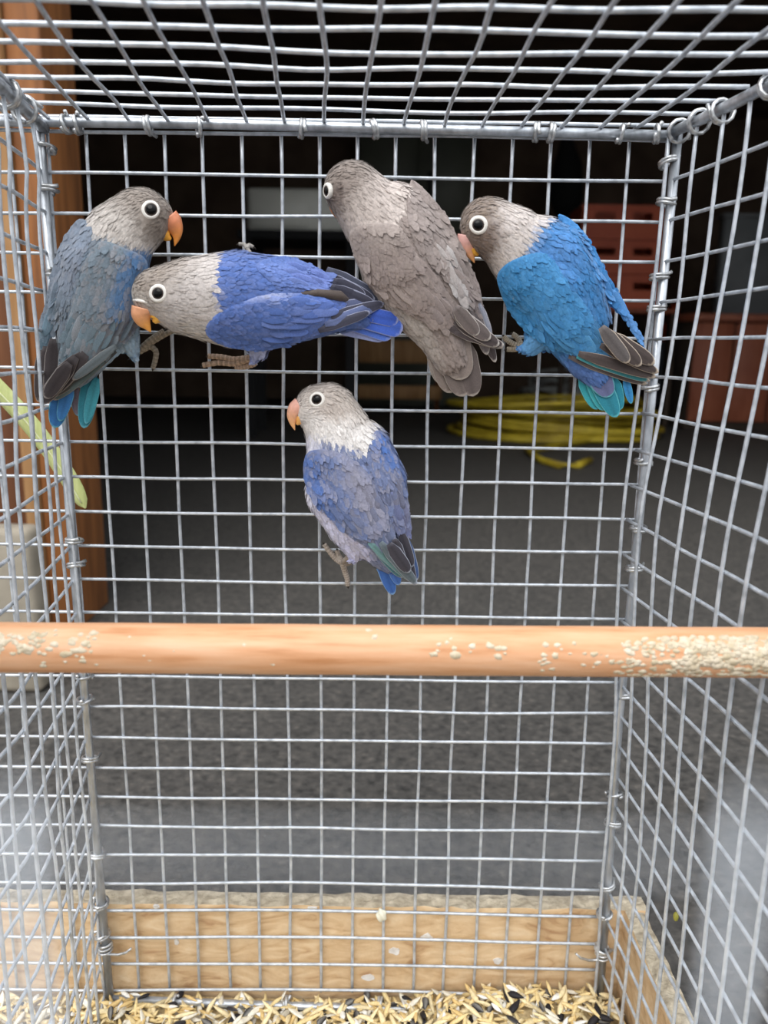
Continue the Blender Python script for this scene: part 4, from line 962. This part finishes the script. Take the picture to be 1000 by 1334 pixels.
V, F = lathe([(18*sc, 82*sc), (18*sc, 98*sc), (11*sc, 110*sc), (6*sc, 116*sc), (5*sc, 128*sc), (2*sc, 131*sc)], 18, cb); part('cap', V, F, M['cap'], cn, cn)
lo, hi = pxbox(322, 246, 458, 300, 4.2, 0.4)
wc = empty('wall_cupboard', (0.5*(lo[0]+hi[0]), 4.4, lo[2])); tag(wc, 'white enamelled appliance box on the left in the shed', 'appliance')
part('case', *bevel_box(lo, hi, 0.02, 2), M['whitebox'], wc, wc)
part('door', *bevel_box((lo[0]+0.02, lo[1]-0.012, lo[2]+0.02), (hi[0]-0.25, lo[1], hi[2]-0.02), 0.004, 1), M['whitebox'], wc, wc)
st = empty('storage_stand', (lo[0]+0.3, 4.4, GZ)); tag(st, 'black stand carrying the white appliance box', 'stand')
part('top_board', *box((lo[0]-0.05, 4.15, lo[2]-0.05), (hi[0]+0.05, 4.65, lo[2]-0.001)), M['darkbag'], st, st, smooth=False)
for x in (lo[0], hi[0]):
    for y in (4.2, 4.6): part('leg', *box((x-0.03, y-0.03, GZ), (x+0.03, y+0.03, lo[2]-0.05)), M['darkbag'], st, st, smooth=False)
lo, hi = pxbox(466, 150, 622, 300, 6.9, 0.35)
ca = empty('metal_cabinet', (0.5*(lo[0]+hi[0]), 7.0, GZ)); tag(ca, 'tall dull grey green metal cabinet against the back wall', 'cabinet')
part('carcass', *bevel_box((lo[0], 6.9, GZ), (hi[0], 7.25, hi[2]), 0.01, 1), M['cabinet'], ca, ca)
for i in range(2):
    x0 = lo[0]+(hi[0]-lo[0])*0.5*i; dr = part('door', *bevel_box((x0+0.012, 6.88, lo[2]), (x0+(hi[0]-lo[0])*0.5-0.012, 6.9, hi[2]-0.03), 0.006, 1), M['cabinet'], ca, ca)
    part('handle', *box((x0+0.1, 6.86, lo[2]+0.3), (x0+0.13, 6.88, lo[2]+0.5)), M['darkbag'], dr, ca, smooth=False)
bn = empty('plank_bench', at_y(515, 535, 6.0)); tag(bn, 'low wooden bench of brown planks in front of the cabinet', 'bench')
for v0, v1 in ((444, 472), (503, 519)):
    lo, hi = pxbox(455, v0, 575, v1, 6.0, 0.04); part('plank', *bevel_box(lo, hi, 0.006, 1), M['tanwood'], bn, bn)
for u in (458, 566):
    lo, hi = pxbox(u, 444, u+8, 530, 6.05, 0.05); part('post', *bevel_box((lo[0], lo[1], GZ), hi, 0.005, 1), M['brownwood'], bn, bn)
lo, hi = pxbox(932, 285, 1060, 410, 5.45, 0.1)
gp = empty('grey_screen', (0.5*(lo[0]+hi[0]), 5.5, lo[2])); tag(gp, 'grey board leaning upright on the workbench', 'board')
part('sheet', *bevel_box((lo[0], 5.45, at_y(950, 418, 5.0)[2]+0.051), hi, 0.008, 1), M['greypanel'], gp, gp)
part('ledge', *bevel_box((lo[0]-0.02, 5.43, hi[2]), (hi[0], 5.56, hi[2]+0.03), 0.006, 1), M['greypanel'], gp, gp)
tc0 = at_y(738, 185, 6.8); bc0 = at_y(736, 282, 6.8)
V, F = tube([(tc0[0], 6.8, 2.1), (tc0[0], 6.8, tc0[2]+0.25), (tc0[0], 6.8, tc0[2]), (tc0[0]+0.02, 6.8, tc0[2]-0.2), (bc0[0], 6.8, bc0[2]+0.15), (bc0[0], 6.8, bc0[2])], [0.008, 0.012, 0.06, 0.13, 0.15, 0.09], 12)
hb = part('hanging_bag', V, F, M['darkbag']); tag(hb, 'dark cloth bag hanging high before the back wall', 'bag')
